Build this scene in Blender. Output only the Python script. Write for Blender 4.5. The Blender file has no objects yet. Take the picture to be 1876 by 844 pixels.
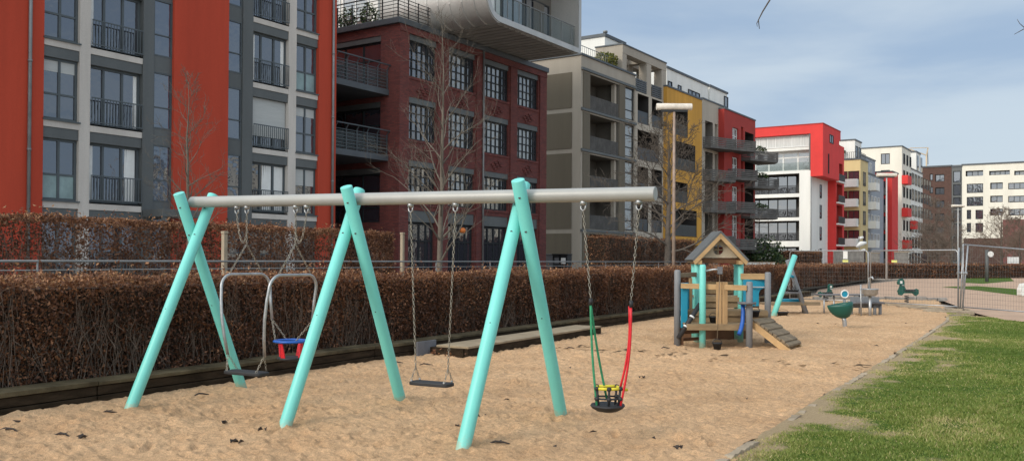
import bpy, math, random
import numpy as np
random.seed(11)
RNG = np.random.default_rng(5)
PI = math.pi
R = math.radians
SC = bpy.context.scene
COL = SC.collection

# ------------------------------------------------------------------ camera frame and surveying helpers
TH = R(33.5)                    # the street runs along +Y, the camera looks 33.5 degrees to the left of it
CT, ST = math.cos(TH), math.sin(TH)
F, EYE = 1650.0, 1.65


def hy(px):                     # image row of the horizon
    return 474 + .006 * (px - 938)


def W(r, d, z=0.0):             # metres to the right of / ahead of the viewer -> world
    return (r * CT - d * ST, r * ST + d * CT, z)


def gd(px, py):                 # distance of a ground point
    return F * EYE / (py - hy(px))


def G(px, py):                  # ground point
    d = gd(px, py)
    return W((px - 938) / F * d, d, 0)


def dX(px, X):
    return X / ((px - 938) / F * CT - ST)


def uX(px, X):                  # Y where a street facade at x = X is met
    return dX(px, X) * ((px - 938) / F * ST + CT)


def zX(py, px, X):
    return EYE + (hy(px) - py) / F * dX(px, X)


def uY(px, Y):                  # X where a cross facade at y = Y is met
    d = Y / ((px - 938) / F * ST + CT)
    return d * ((px - 938) / F * CT - ST)


def zY(py, px, Y):
    d = Y / ((px - 938) / F * ST + CT)
    return EYE + (hy(px) - py) / F * d


# ------------------------------------------------------------------ materials
def new_mat(name):
    m = bpy.data.materials.new(name)
    m.use_nodes = True
    nt = m.node_tree
    b = nt.nodes['Principled BSDF']
    return m, nt, b


def nd(nt, t, **kw):
    n = nt.nodes.new(t)
    for k, v in kw.items():
        if k in n.inputs:
            n.inputs[k].default_value = v
        else:
            setattr(n, k, v)
    return n


def mat(name, c, rough=.75, var=.15, vs=1.5, bump=.15, bs=40, metal=0, spec=.4, streak=False, fine=.08, c2=None, grain=None):
    m, nt, b = new_mat(name)
    L = nt.links.new
    tc = nd(nt, 'ShaderNodeTexCoord')
    mp = nd(nt, 'ShaderNodeMapping')
    mp.inputs['Scale'].default_value = grain if grain else ((1, 1, .12) if streak else (1, 1, 1))
    L(tc.outputs['Object'], mp.inputs['Vector'])
    n1 = nd(nt, 'ShaderNodeTexNoise', Scale=vs, Detail=6.0, Roughness=.65)
    L(mp.outputs['Vector'], n1.inputs['Vector'])
    n2 = nd(nt, 'ShaderNodeTexNoise', Scale=bs, Detail=4.0, Roughness=.6)
    L((mp if grain else tc).outputs['Vector' if grain else 'Object'], n2.inputs['Vector'])
    ramp = nd(nt, 'ShaderNodeValToRGB')
    lo = [max(0, x * (1 - var)) for x in c]
    hi = list(c2) if c2 else [min(1, x * (1 + var)) for x in c]
    ramp.color_ramp.elements[0].position = .3
    ramp.color_ramp.elements[1].position = .7
    ramp.color_ramp.elements[0].color = (*lo, 1)
    ramp.color_ramp.elements[1].color = (*hi, 1)
    L(n1.outputs['Fac'], ramp.inputs['Fac'])
    mr = nd(nt, 'ShaderNodeMapRange')
    mr.inputs['To Min'].default_value = 1 - fine * 2
    mr.inputs['To Max'].default_value = 1 + fine * 2
    L(n2.outputs['Fac'], mr.inputs['Value'])
    mx = nd(nt, 'ShaderNodeMix', data_type='RGBA', blend_type='MULTIPLY')
    mx.inputs[0].default_value = 1
    L(ramp.outputs['Color'], mx.inputs[6])
    L(mr.outputs['Result'], mx.inputs[7])
    L(mx.outputs[2], b.inputs['Base Color'])
    b.inputs['Roughness'].default_value = rough
    b.inputs['Metallic'].default_value = metal
    b.inputs['Specular IOR Level'].default_value = spec
    if bump:
        bp = nd(nt, 'ShaderNodeBump', Strength=bump, Distance=.02)
        L(n2.outputs['Fac'], bp.inputs['Height'])
        L(bp.outputs['Normal'], b.inputs['Normal'])
    return m


def glass_mat(name, c, rough=.04, wav=.02, spec=1.0):
    m, nt, b = new_mat(name)
    L = nt.links.new
    b.inputs['Base Color'].default_value = (*c, 1)
    b.inputs['Roughness'].default_value = rough
    b.inputs['Specular IOR Level'].default_value = spec
    b.inputs['IOR'].default_value = 1.95
    tc = nd(nt, 'ShaderNodeTexCoord')
    n = nd(nt, 'ShaderNodeTexNoise', Scale=1.6, Detail=2.0)
    L(tc.outputs['Object'], n.inputs['Vector'])
    bp = nd(nt, 'ShaderNodeBump', Strength=wav, Distance=1.0)
    L(n.outputs['Fac'], bp.inputs['Height'])
    L(bp.outputs['Normal'], b.inputs['Normal'])
    return m


def brick_mat(name, c1, c2, mortar, sx=.25, sz=.075):
    m, nt, b = new_mat(name)
    L = nt.links.new
    g = nd(nt, 'ShaderNodeNewGeometry')
    sp = nd(nt, 'ShaderNodeSeparateXYZ')
    L(g.outputs['Position'], sp.inputs[0])
    ad = nd(nt, 'ShaderNodeMath', operation='ADD')
    L(sp.outputs[0], ad.inputs[0]); L(sp.outputs[1], ad.inputs[1])
    cb = nd(nt, 'ShaderNodeCombineXYZ')
    L(ad.outputs[0], cb.inputs[0]); L(sp.outputs[2], cb.inputs[1])
    br = nd(nt, 'ShaderNodeTexBrick')
    br.inputs['Scale'].default_value = 1
    br.inputs['Brick Width'].default_value = sx
    br.inputs['Row Height'].default_value = sz
    br.inputs['Mortar Size'].default_value = .008
    br.inputs['Color1'].default_value = (*c1, 1)
    br.inputs['Color2'].default_value = (*c2, 1)
    br.inputs['Mortar'].default_value = (*mortar, 1)
    L(cb.outputs[0], br.inputs['Vector'])
    n = nd(nt, 'ShaderNodeTexNoise', Scale=1.3, Detail=7.0, Roughness=.7)
    L(cb.outputs[0], n.inputs['Vector'])
    mr = nd(nt, 'ShaderNodeMapRange')
    mr.inputs['To Min'].default_value = .55
    mr.inputs['To Max'].default_value = 1.45
    L(n.outputs['Fac'], mr.inputs['Value'])
    mx = nd(nt, 'ShaderNodeMix', data_type='RGBA', blend_type='MULTIPLY')
    mx.inputs[0].default_value = 1
    L(br.outputs['Color'], mx.inputs[6]); L(mr.outputs['Result'], mx.inputs[7])
    L(mx.outputs[2], b.inputs['Base Color'])
    b.inputs['Roughness'].default_value = .85
    bp = nd(nt, 'ShaderNodeBump', Strength=.4, Distance=.01)
    L(br.outputs['Fac'], bp.inputs['Height']); bp.invert = True
    L(bp.outputs['Normal'], b.inputs['Normal'])
    return m


def tint_mat(name, stops, rough=.7, spec=.25, trans=0.0, attr='tint'):
    """colour picked by a per-leaf attribute"""
    m, nt, b = new_mat(name)
    L = nt.links.new
    a = nd(nt, 'ShaderNodeAttribute', attribute_name=attr)
    rp = nd(nt, 'ShaderNodeValToRGB')
    el = rp.color_ramp.elements
    while len(el) < len(stops):
        el.new(.5)
    for e, (p, c) in zip(el, stops):
        e.position = p
        e.color = (*c, 1)
    L(a.outputs['Fac'], rp.inputs['Fac'])
    L(rp.outputs['Color'], b.inputs['Base Color'])
    b.inputs['Roughness'].default_value = rough
    b.inputs['Specular IOR Level'].default_value = spec
    if trans:
        t = nd(nt, 'ShaderNodeBsdfTranslucent')
        L(rp.outputs['Color'], t.inputs['Color'])
        mx = nd(nt, 'ShaderNodeMixShader')
        mx.inputs[0].default_value = trans
        out = nt.nodes['Material Output']
        L(b.outputs[0], mx.inputs[1]); L(t.outputs[0], mx.inputs[2]); L(mx.outputs[0], out.inputs['Surface'])
    return m


def painted_post():
    """turquoise paint, a little faded and scuffed, with sand clinging to the lowest hand's breadth"""
    m = mat('turquoise_paint', (.175, .60, .54), .42, .05, 2.2, .03, 60, spec=.4, fine=.02)
    nt = m.node_tree
    L = nt.links.new
    b = nt.nodes['Principled BSDF']
    src = b.inputs['Base Color'].links[0].from_socket
    tc = nd(nt, 'ShaderNodeTexCoord')
    sp = nd(nt, 'ShaderNodeSeparateXYZ')
    L(tc.outputs['Object'], sp.inputs[0])
    n = nd(nt, 'ShaderNodeTexNoise', Scale=16.0, Detail=5.0, Roughness=.7)
    L(tc.outputs['Object'], n.inputs['Vector'])
    a = nd(nt, 'ShaderNodeMath', operation='MULTIPLY_ADD')
    a.inputs[1].default_value = -.34
    L(n.outputs['Fac'], a.inputs[0]); L(sp.outputs[2], a.inputs[2])
    mr = nd(nt, 'ShaderNodeMapRange')
    mr.inputs['From Min'].default_value = -.05
    mr.inputs['From Max'].default_value = -.13
    mr.inputs['To Max'].default_value = .5
    L(a.outputs[0], mr.inputs['Value'])
    m1 = nd(nt, 'ShaderNodeMix', data_type='RGBA')
    L(mr.outputs['Result'], m1.inputs[0]); L(src, m1.inputs[6])
    m1.inputs[7].default_value = (.46, .34, .21, 1)
    n2 = nd(nt, 'ShaderNodeTexNoise', Scale=7.0, Detail=9.0, Roughness=.8)
    L(tc.outputs['Object'], n2.inputs['Vector'])
    r2 = nd(nt, 'ShaderNodeMapRange')
    r2.inputs['From Min'].default_value = .66
    r2.inputs['From Max'].default_value = .74
    r2.inputs['To Max'].default_value = .38
    L(n2.outputs['Fac'], r2.inputs['Value'])
    m2 = nd(nt, 'ShaderNodeMix', data_type='RGBA')
    L(r2.outputs['Result'], m2.inputs[0]); L(m1.outputs[2], m2.inputs[6])
    m2.inputs[7].default_value = (.10, .27, .24, 1)
    L(m2.outputs[2], b.inputs['Base Color'])
    return m


def clear_glass():
    m, nt, b = new_mat('clear_glass')
    t = nd(nt, 'ShaderNodeBsdfTransparent')
    t.inputs['Color'].default_value = (.90, .93, .92, 1)
    b.inputs['Base Color'].default_value = (.10, .12, .12, 1)
    b.inputs['Roughness'].default_value = .05
    b.inputs['Specular IOR Level'].default_value = 1
    mx = nd(nt, 'ShaderNodeMixShader')
    mx.inputs[0].default_value = .16
    nt.links.new(t.outputs[0], mx.inputs[1]); nt.links.new(b.outputs[0], mx.inputs[2])
    nt.links.new(mx.outputs[0], nt.nodes['Material Output'].inputs['Surface'])
    return m


M = {}
M['red'] = mat('red_render', (.42, .05, .022), .85, .13, .9, .12, 25, streak=True, fine=.06)
M['red_bright'] = mat('bright_red_render', (.62, .04, .035), .75, .08, .5, .05, 25)
M['red_dark'] = mat('dark_red_render', (.33, .032, .024), .8, .12, .5, .05, 25)
M['pale'] = mat('pale_render', (.50, .46, .42), .85, .16, .8, .1, 30, streak=True)
M['anthracite'] = mat('anthracite_metal', (.085, .10, .108), .5, .15, 1, .03, 20, metal=.2)
M['dark_frame'] = mat('dark_window_frame', (.022, .024, .026), .5, .1, 2, .02, 20, spec=.2)
M['steelgrey'] = mat('grey_cladding', (.105, .112, .112), .55, .15, .7, .05, 20, metal=.2, streak=True)
M['black_metal'] = mat('black_metal', (.018, .019, .021), .45, .1, 3, .02, 30)
M['zinc'] = mat('zinc_pipe', (.20, .205, .205), .5, .2, 2, .03, 30, metal=.4)
M['glass'] = glass_mat('window_glass', (.030, .032, .042))
M['glass_blue'] = glass_mat('bluish_glass', (.032, .040, .060))
M['glass_light'] = glass_mat('pale_reflection_glass', (.15, .155, .15), .05, .05)  # paler grey base, bright reflections put into the pane colour
M['frosted'] = mat('frosted_pane', (.20, .28, .28), .3, .2, 2, .02, 10, spec=.8)
M['shutter'] = mat('roller_shutter', (.42, .43, .42), .6, .06, 1, .05, 10, grain=(1, 1, 14))
M['brick'] = brick_mat('dark_red_brick', (.165, .036, .028), (.10, .022, .019), (.060, .030, .027))
M['brick_brown'] = brick_mat('brown_brick', (.10, .045, .032), (.07, .03, .022), (.08, .06, .05))
M['alu'] = mat('aluminium_sheet', (.44, .43, .41), .42, .15, .6, .03, 12, metal=.45, streak=True)
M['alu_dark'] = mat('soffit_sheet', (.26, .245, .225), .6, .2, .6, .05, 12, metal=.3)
M['white'] = mat('white_render', (.72, .71, .67), .85, .1, .6, .06, 25, streak=True)
M['cream'] = mat('cream_render', (.70, .665, .575), .85, .08, .6, .06, 25, streak=True)
M['beige'] = mat('beige_render', (.39, .345, .285), .85, .12, .6, .08, 25, streak=True)
M['taupe'] = mat('taupe_panel', (.120, .100, .070), .7, .12, .8, .04, 25, streak=True)
M['sandstone'] = mat('sand_coloured_render', (.335, .298, .248), .85, .12, .6, .06, 25, streak=True)
M['orange'] = mat('ochre_render', (.52, .27, .045), .85, .18, .8, .1, 18, streak=True)
M['yellow'] = mat('yellow_render', (.60, .47, .24), .85, .08, .6, .05, 25, streak=True)
M['bluegrey'] = mat('blue_grey_panel', (.27, .30, .34), .6, .1, .8, .04, 25)
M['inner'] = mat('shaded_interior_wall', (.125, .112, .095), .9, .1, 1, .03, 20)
M['darkinner'] = mat('dark_interior', (.030, .027, .026), .9, .1, 1, 0, 20)  # near-black base colour stands in for shade inside openings
M['slat'] = mat('grey_wood_slat', (.10, .096, .092), .8, .3, 2, .1, 30)
M['coping'] = mat('dark_coping', (.075, .085, .095), .5, .15, 1, .03, 20, metal=.2)
M['teal'] = painted_post()
M['beam'] = mat('grey_powder_coat', (.36, .355, .335), .45, .07, 2.0, .03, 60, metal=.15, fine=.03)
M['galv'] = mat('galvanised_steel', (.40, .41, .42), .42, .2, 12, .05, 80, metal=.7)
M['chain'] = mat('steel_chain', (.32, .29, .24), .4, .25, 40, .05, 80, metal=.7)
M['rubber'] = mat('black_rubber', (.022, .022, .024), .6, .25, 8, .1, 90)
M['bolt'] = mat('dark_bolt', (.06, .06, .06), .4, .1, 10, 0, 10, metal=.6)
M['blue_pl'] = mat('blue_plastic', (.015, .10, .42), .4, .08, 4, .02, 40)
M['red_pl'] = mat('red_plastic', (.62, .02, .03), .45, .1, 6, .02, 60)
M['green_pl'] = mat('green_rope', (.03, .24, .11), .7, .3, 30, .3, 150)
M['yellow_pl'] = mat('yellow_plastic', (.65, .55, .04), .5, .12, 6, .02, 60)
M['cyan_board'] = mat('cyan_board', (.010, .235, .36), .45, .1, 3, .03, 40)
M['grey_post'] = mat('grey_post', (.19, .195, .205), .6, .15, 3, .08, 50)
M['wood'] = mat('play_wood', (.40, .25, .12), .75, .25, 3, .15, 30, grain=(1, 1, .25))
M['wood_h'] = mat('planed_wood', (.42, .27, .13), .75, .28, 3, .15, 30, grain=(.2, 1, 1))
M['deck_wood'] = mat('deck_wood', (.24, .165, .09), .8, .3, 4, .25, 40, grain=(.3, 1, 1))
M['wood_old'] = mat('weathered_wood', (.20, .15, .095), .85, .35, 4, .3, 40, grain=(.3, 1, 1))
M['wood_dark'] = mat('dark_stained_wood', (.14, .07, .035), .8, .25, 4, .15, 40)
M['ply'] = mat('gable_board', (.44, .37, .27), .7, .1, 3, .03, 40)
M['felt'] = mat('grey_roof_sheet', (.105, .11, .112), .7, .15, 6, .15, 60)
M['timber'] = mat('dark_wet_timber', (.040, .028, .018), .9, .6, 2.5, .6, 25, grain=(1, 1, 5), spec=.08)
M['timber_top'] = mat('mossy_timber_cap', (.095, .075, .045), .95, .6, 2.2, .6, 30, spec=.08)
M['deck'] = mat('pale_step_board', (.30, .235, .155), .85, .25, 3, .3, 40)
M['greyboard'] = mat('grey_plate', (.14, .14, .15), .7, .2, 3, .1, 30)
M['green_dk'] = mat('dark_green_plastic', (.010, .085, .065), .4, .1, 4, .02, 40)
M['white_pl'] = mat('white_plastic', (.7, .7, .68), .5, .06, 4, .02, 40)
M['concrete'] = mat('concrete', (.34, .275, .20), .95, .28, 3, .5, 40, spec=.1)
M['stone'] = mat('grey_stone', (.22, .205, .185), .9, .35, 2.5, .4, 25)
M['bark'] = mat('pale_bark', (.125, .105, .082), .9, .35, 7, .5, 45, grain=(1, 1, .4))
M['bark_dark'] = mat('dark_bark', (.085, .066, .052), .9, .3, 6, .3, 45)
M['twig'] = mat('brown_twig', (.17, .125, .095), .9, .35, 3, .2, 45)
M['clear_glass'] = clear_glass()
M['twig_grey'] = mat('grey_brown_twig', (.16, .125, .10), .9, .3, 3, .2, 45)
M['orange_pl'] = mat('orange_lantern', (.60, .16, .03), .5, .1, 4, .02, 40)
M['wire'] = mat('grey_wire', (.17, .17, .168), .5, .1, 3, 0, 20, metal=.4)
M['bark_mid'] = mat('grey_brown_bark', (.105, .086, .07), .9, .3, 6, .3, 45)
M['maroon'] = mat('maroon_render', (.17, .065, .06), .85, .1, .6, .05, 25)
M['curtained'] = mat('curtained_pane', (.50, .50, .48), .35, .25, 1.2, .02, 10, spec=.8, grain=(1, 6, .3))
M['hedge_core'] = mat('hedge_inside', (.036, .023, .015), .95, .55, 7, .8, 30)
M['crane'] = mat('crane_paint', (.52, .42, .30), .6, .1, 1, 0, 10)
M['leaf_beech'] = tint_mat('withered_beech_leaf', [(0, (.060, .026, .014)), (.4, (.175, .074, .038)), (.75, (.35, .165, .078)), (1, (.52, .31, .155))], .55, .35, .18)
M['leaf_green'] = tint_mat('evergreen_leaf', [(0, (.012, .03, .010)), (.5, (.03, .065, .018)), (1, (.10, .13, .03))], .5, .4, .2)
M['leaf_yellow'] = tint_mat('yellow_green_leaf', [(0, (.05, .07, .012)), (.5, (.12, .13, .02)), (1, (.25, .22, .04))], .5, .4, .2)
M['grass'] = tint_mat('grass_blade', [(0, (.065, .112, .018)), (.5, (.150, .215, .040)), (.8, (.27, .30, .075)), (1, (.52, .43, .21))], .6, .3, .3)
M['litter'] = mat('dead_leaf', (.045, .034, .028), .8, .4, 20, .3, 60)


# ------------------------------------------------------------------ mesh building
class MB:
    def __init__(s):
        s.v = []
        s.f = []
        s.smooth = []

    def add(s, vs, fs, smooth=False):
        b = len(s.v)
        s.v.extend(vs)
        for f in fs:
            s.f.append(tuple(b + i for i in f))
            s.smooth.append(smooth)

    def quad(s, a, b, c, d):
        s.add([a, b, c, d], [(0, 1, 2, 3)])

    def box(s, x0, x1, y0, y1, z0, z1):
        s.add([(x0, y0, z0), (x1, y0, z0), (x1, y1, z0), (x0, y1, z0), (x0, y0, z1), (x1, y0, z1), (x1, y1, z1), (x0, y1, z1)],
              [(0, 3, 2, 1), (4, 5, 6, 7), (0, 1, 5, 4), (1, 2, 6, 5), (2, 3, 7, 6), (3, 0, 4, 7)])
        return s

    def bar(s, p, q, w, h, up=(0, 0, 1)):
        p = np.array(p, float); q = np.array(q, float)
        t = q - p
        t /= np.linalg.norm(t)
        u = np.array(up, float)
        if abs(t @ u) > .98:
            u = np.array((1., 0, 0))
        a = np.cross(t, u); a /= np.linalg.norm(a)
        b = np.cross(a, t)
        vs = []
        for c in (p, q):
            for (i, j) in ((-1, -1), (1, -1), (1, 1), (-1, 1)):
                vs.append(tuple(c + a * i * w / 2 + b * j * h / 2))
        s.add(vs, [(3, 2, 1, 0), (4, 5, 6, 7), (0, 1, 5, 4), (1, 2, 6, 5), (2, 3, 7, 6), (3, 0, 4, 7)])
        return s

    def tube(s, pts, r, n=10, cap=True, smooth=True):
        pts = [np.array(p, float) for p in pts]
        k = len(pts)
        rs = r if isinstance(r, (list, tuple)) else [r] * k
        t0 = pts[1] - pts[0]
        u = np.array((0, 0, 1.)) if abs(t0[2]) < .9 * np.linalg.norm(t0) else np.array((1., 0, 0))
        vs = []
        for i in range(k):
            t = pts[min(i + 1, k - 1)] - pts[max(i - 1, 0)]
            t = t / (np.linalg.norm(t) + 1e-9)
            a = np.cross(t, u)
            a /= (np.linalg.norm(a) + 1e-9)
            b = np.cross(a, t)
            u = b
            for j in range(n):
                an = 2 * PI * j / n
                vs.append(tuple(pts[i] + rs[i] * (a * math.cos(an) + b * math.sin(an))))
        fs = []
        for i in range(k - 1):
            for j in range(n):
                j2 = (j + 1) % n
                fs.append((i * n + j, i * n + j2, (i + 1) * n + j2, (i + 1) * n + j))
        base = len(s.v)
        s.add(vs, fs, smooth)
        if cap:
            s.f.append(tuple(base + j for j in range(n - 1, -1, -1))); s.smooth.append(False)
            s.f.append(tuple(base + (k - 1) * n + j for j in range(n))); s.smooth.append(False)
        return s

    def lathe(s, prof, c=(0, 0, 0), n=16, smooth=True):
        vs = []
        for (r, z) in prof:
            for j in range(n):
                an = 2 * PI * j / n
                vs.append((c[0] + r * math.cos(an), c[1] + r * math.sin(an), c[2] + z))
        fs = []
        for i in range(len(prof) - 1):
            for j in range(n):
                j2 = (j + 1) % n
                fs.append((i * n + j, i * n + j2, (i + 1) * n + j2, (i + 1) * n + j))
        s.add(vs, fs, smooth)
        return s

    def prism(s, poly, a, b, axis=0, smooth=False):
        """extrude a 2-D outline between a and b along an axis"""
        n = len(poly)

        def P(t, q):
            return (t, q[0], q[1]) if axis == 0 else ((q[0], t, q[1]) if axis == 1 else (q[0], q[1], t))
        vs = [P(a, q) for q in poly] + [P(b, q) for q in poly]
        s.add(vs, [tuple(range(n - 1, -1, -1)), tuple(range(n, 2 * n))])
        s.add(vs, [(i, (i + 1) % n, n + (i + 1) % n, n + i) for i in range(n)], smooth)
        return s

    def mesh(s, name, m, off=(0, 0, 0)):
        me = bpy.data.meshes.new(name)
        if off != (0, 0, 0):
            s.v = [(x - off[0], y - off[1], z - off[2]) for (x, y, z) in s.v]
        me.from_pydata(s.v, [], s.f)
        me.polygons.foreach_set('use_smooth', s.smooth)
        me.materials.append(m)
        me.update()
        return me

    def build(s, name, m, parent=None, off=None, bevel=0, loc=None):
        """off None: take off the parent's place, so the points may be given in world coordinates"""
        if off is None:
            off = tuple(parent.get('_o', (0, 0, 0))) if parent else (0, 0, 0)
        o = bpy.data.objects.new(name, s.mesh(name, m, off))
        COL.objects.link(o)
        if parent:
            o.parent = parent
        if loc:
            o.location = loc
        o['_o'] = [float(x) for x in off]
        if bevel:
            bv = o.modifiers.new('Bevel', 'BEVEL')
            bv.width = bevel
            bv.segments = 2
            bv.limit_method = 'ANGLE'
        return o


def tag(o, label=None, cat=None, group=None, kind=None):
    if label: o['label'] = label
    if cat: o['category'] = cat
    if group: o['group'] = group
    if kind: o['kind'] = kind
    return o


def thing(name, label, cat, loc=(0, 0, 0), rz=0, group=None):
    o = bpy.data.objects.new(name, None)
    o.empty_display_size = .2
    COL.objects.link(o)
    o.location = loc
    o.rotation_euler = (0, 0, rz)
    o['_o'] = [0.0, 0.0, 0.0] if rz else [float(x) for x in loc]
    return tag(o, label, cat, group)


def inst(name, me, parent, loc, rz=0):
    """one more object with shared mesh data; loc in world terms of an unrotated parent"""
    o = bpy.data.objects.new(name, me)
    COL.objects.link(o)
    o.parent = parent
    po = parent.get('_o', (0, 0, 0))
    o.location = (loc[0] - po[0], loc[1] - po[1], loc[2] - po[2])
    o.rotation_euler = (0, 0, rz)
    o['_o'] = [0.0, 0.0, 0.0]
    return o


def copy_tree(o, parent=None):
    c = o.copy()
    COL.objects.link(c)
    if parent: c.parent = parent
    for ch in list(o.children):
        copy_tree(ch, c)
    return c


def raw_mesh(name, verts, faces_n, m, parent=None, tint=None, smooth=False):
    """verts (N,3) array; every faces_n consecutive verts form one face; tint one value per face"""
    me = bpy.data.meshes.new(name)
    n = len(verts)
    k = n // faces_n
    me.vertices.add(n)
    me.vertices.foreach_set('co', np.asarray(verts, dtype=np.float32).ravel())
    me.loops.add(n)
    me.loops.foreach_set('vertex_index', np.arange(n, dtype=np.int32))
    me.polygons.add(k)
    me.polygons.foreach_set('loop_start', np.arange(0, n, faces_n, dtype=np.int32))
    me.polygons.foreach_set('loop_total', np.full(k, faces_n, dtype=np.int32))
    me.update(calc_edges=True)
    if tint is not None:
        a = me.attributes.new('tint', 'FLOAT', 'FACE')
        a.data.foreach_set('value', np.asarray(tint, dtype=np.float32))
    me.materials.append(m)
    o = bpy.data.objects.new(name, me)
    COL.objects.link(o)
    if parent: o.parent = parent
    return o


def vnoise(x, y, seed=0):
    """smooth value noise, numpy arrays"""
    r = np.random.default_rng(seed)
    T = r.random((256, 256))
    xi = np.floor(x).astype(int); yi = np.floor(y).astype(int)
    fx = x - xi; fy = y - yi
    fx = fx * fx * (3 - 2 * fx); fy = fy * fy * (3 - 2 * fy)
    a = T[xi & 255, yi & 255]; b = T[(xi + 1) & 255, yi & 255]
    c = T[xi & 255, (yi + 1) & 255]; d = T[(xi + 1) & 255, (yi + 1) & 255]
    return (a * (1 - fx) + b * fx) * (1 - fy) + (c * (1 - fx) + d * fx) * fy
# ------------------------------------------------------------------ camera, light, sky
cam = bpy.data.cameras.new('camera')
cam.sensor_width = 36
cam.lens = F / 1876 * 36
cam.shift_y = 35 / 1876
cam.clip_end = 3000
co = bpy.data.objects.new('camera', cam)
COL.objects.link(co)
co.location = (0, 0, EYE)
co.rotation_euler = (R(90.6), -.006, TH)
SC.camera = co

SUN_EL = R(29)
sv = np.array((-.24, -1.0))
sv /= np.linalg.norm(sv)
SUN = (sv[0] * math.cos(SUN_EL), sv[1] * math.cos(SUN_EL), math.sin(SUN_EL))
sl = bpy.data.lights.new('sun', 'SUN')
sl.energy = 1.8
sl.angle = R(14)
sl.color = (1, .90, .77)
so = bpy.data.objects.new('sun', sl)
COL.objects.link(so)
from mathutils import Vector
so.rotation_euler = Vector(SUN).to_track_quat('Z', 'Y').to_euler()

wd = bpy.data.worlds.new('World')
SC.world = wd
wd.use_nodes = True
nt = wd.node_tree
L = nt.links.new
bg = nt.nodes['Background']
bg.inputs['Strength'].default_value = .1
sky = nd(nt, 'ShaderNodeTexSky', sky_type='NISHITA', sun_disc=False, sun_elevation=SUN_EL)
sky.sun_rotation = math.atan2(SUN[0], SUN[1])
sky.dust_density = 1.5
tc = nd(nt, 'ShaderNodeTexCoord')
mp = nd(nt, 'ShaderNodeMapping')
mp.inputs['Scale'].default_value = (1.0, 1.0, 5.5)
mp.inputs['Rotation'].default_value = (R(4), R(-6), 0)
L(tc.outputs['Generated'], mp.inputs['Vector'])
n1 = nd(nt, 'ShaderNodeTexNoise', Scale=1.7, Detail=6.0, Roughness=.52, Distortion=.35)
L(mp.outputs['Vector'], n1.inputs['Vector'])
rp = nd(nt, 'ShaderNodeValToRGB')
rp.color_ramp.interpolation = 'EASE'
rp.color_ramp.elements[0].position = .36
rp.color_ramp.elements[0].color = (3.8, 5.1, 6.95, 1)
rp.color_ramp.elements[1].position = .66
rp.color_ramp.elements[1].color = (6.2, 7.2, 8.2, 1)
L(n1.outputs['Fac'], rp.inputs['Fac'])
# veil of cloud thickening and brightening towards the veiled sun
dp = nd(nt, 'ShaderNodeVectorMath', operation='DOT_PRODUCT')
dp.inputs[1].default_value = SUN
L(tc.outputs['Generated'], dp.inputs[0])
gl = nd(nt, 'ShaderNodeMapRange', interpolation_type='SMOOTHSTEP')
gl.inputs['From Min'].default_value = -.55
gl.inputs['From Max'].default_value = 1
gl.inputs['To Min'].default_value = 1
gl.inputs['To Max'].default_value = 3.5
L(dp.outputs['Value'], gl.inputs['Value'])
gr2 = nd(nt, 'ShaderNodeValToRGB')
gr2.color_ramp.elements[0].color = (1, 1, 1, 1)
gr2.color_ramp.elements[1].color = (1, .87, .73, 1)
wr = nd(nt, 'ShaderNodeMapRange')
wr.inputs['From Min'].default_value = -.45
wr.inputs['From Max'].default_value = .45
L(dp.outputs['Value'], wr.inputs['Value'])
L(wr.outputs['Result'], gr2.inputs['Fac'])
mw = nd(nt, 'ShaderNodeMix', data_type='RGBA', blend_type='MULTIPLY')
mw.inputs[0].default_value = 1
L(rp.outputs['Color'], mw.inputs[6]); L(gr2.outputs['Color'], mw.inputs[7])
mg = nd(nt, 'ShaderNodeMix', data_type='RGBA', blend_type='MULTIPLY')
mg.inputs[0].default_value = 1
L(mw.outputs[2], mg.inputs[6]); L(gl.outputs['Result'], mg.inputs[7])
mx = nd(nt, 'ShaderNodeMix', data_type='RGBA')
mx.inputs[0].default_value = .82
L(sky.outputs['Color'], mx.inputs[6]); L(mg.outputs[2], mx.inputs[7])
L(mx.outputs[2], bg.inputs['Color'])

vs = SC.view_settings
vs.view_transform = 'Standard'
vs.look = 'None'
vs.exposure = 0
vs.gamma = 1
vs.use_curve_mapping = False
SC.cycles.max_bounces = 6
SC.cycles.use_denoising = True
# ------------------------------------------------------------------ ground
def soil_mat():
    m = mat('fine_gravel', (.31, .255, .20), .95, .2, 1.2, .4, 60, fine=.14)
    return m


g = MB()
g.quad((-700, -300, -.16), (700, -300, -.16), (700, 1200, -.16), (-700, 1200, -.16))
tag(g.build('ground', soil_mat()), kind='structure')

# sand border line (right edge) and timber line (left edge) as functions of Y
BL = [(-2.45, -6), (-2.5, 3), (-2.6, 7.15), (-2.85, 12), (-3.25, 20), (-3.7, 27.5), (-4.6, 34), (-6.2, 42.5)]
TL = [(-8.9, -4), (-9.44, 4.78), (-10.53, 24.45), (-11.9, 42.5)]


def line_x(tab, y):
    return np.interp(y, [p[1] for p in tab], [p[0] for p in tab])


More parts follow.
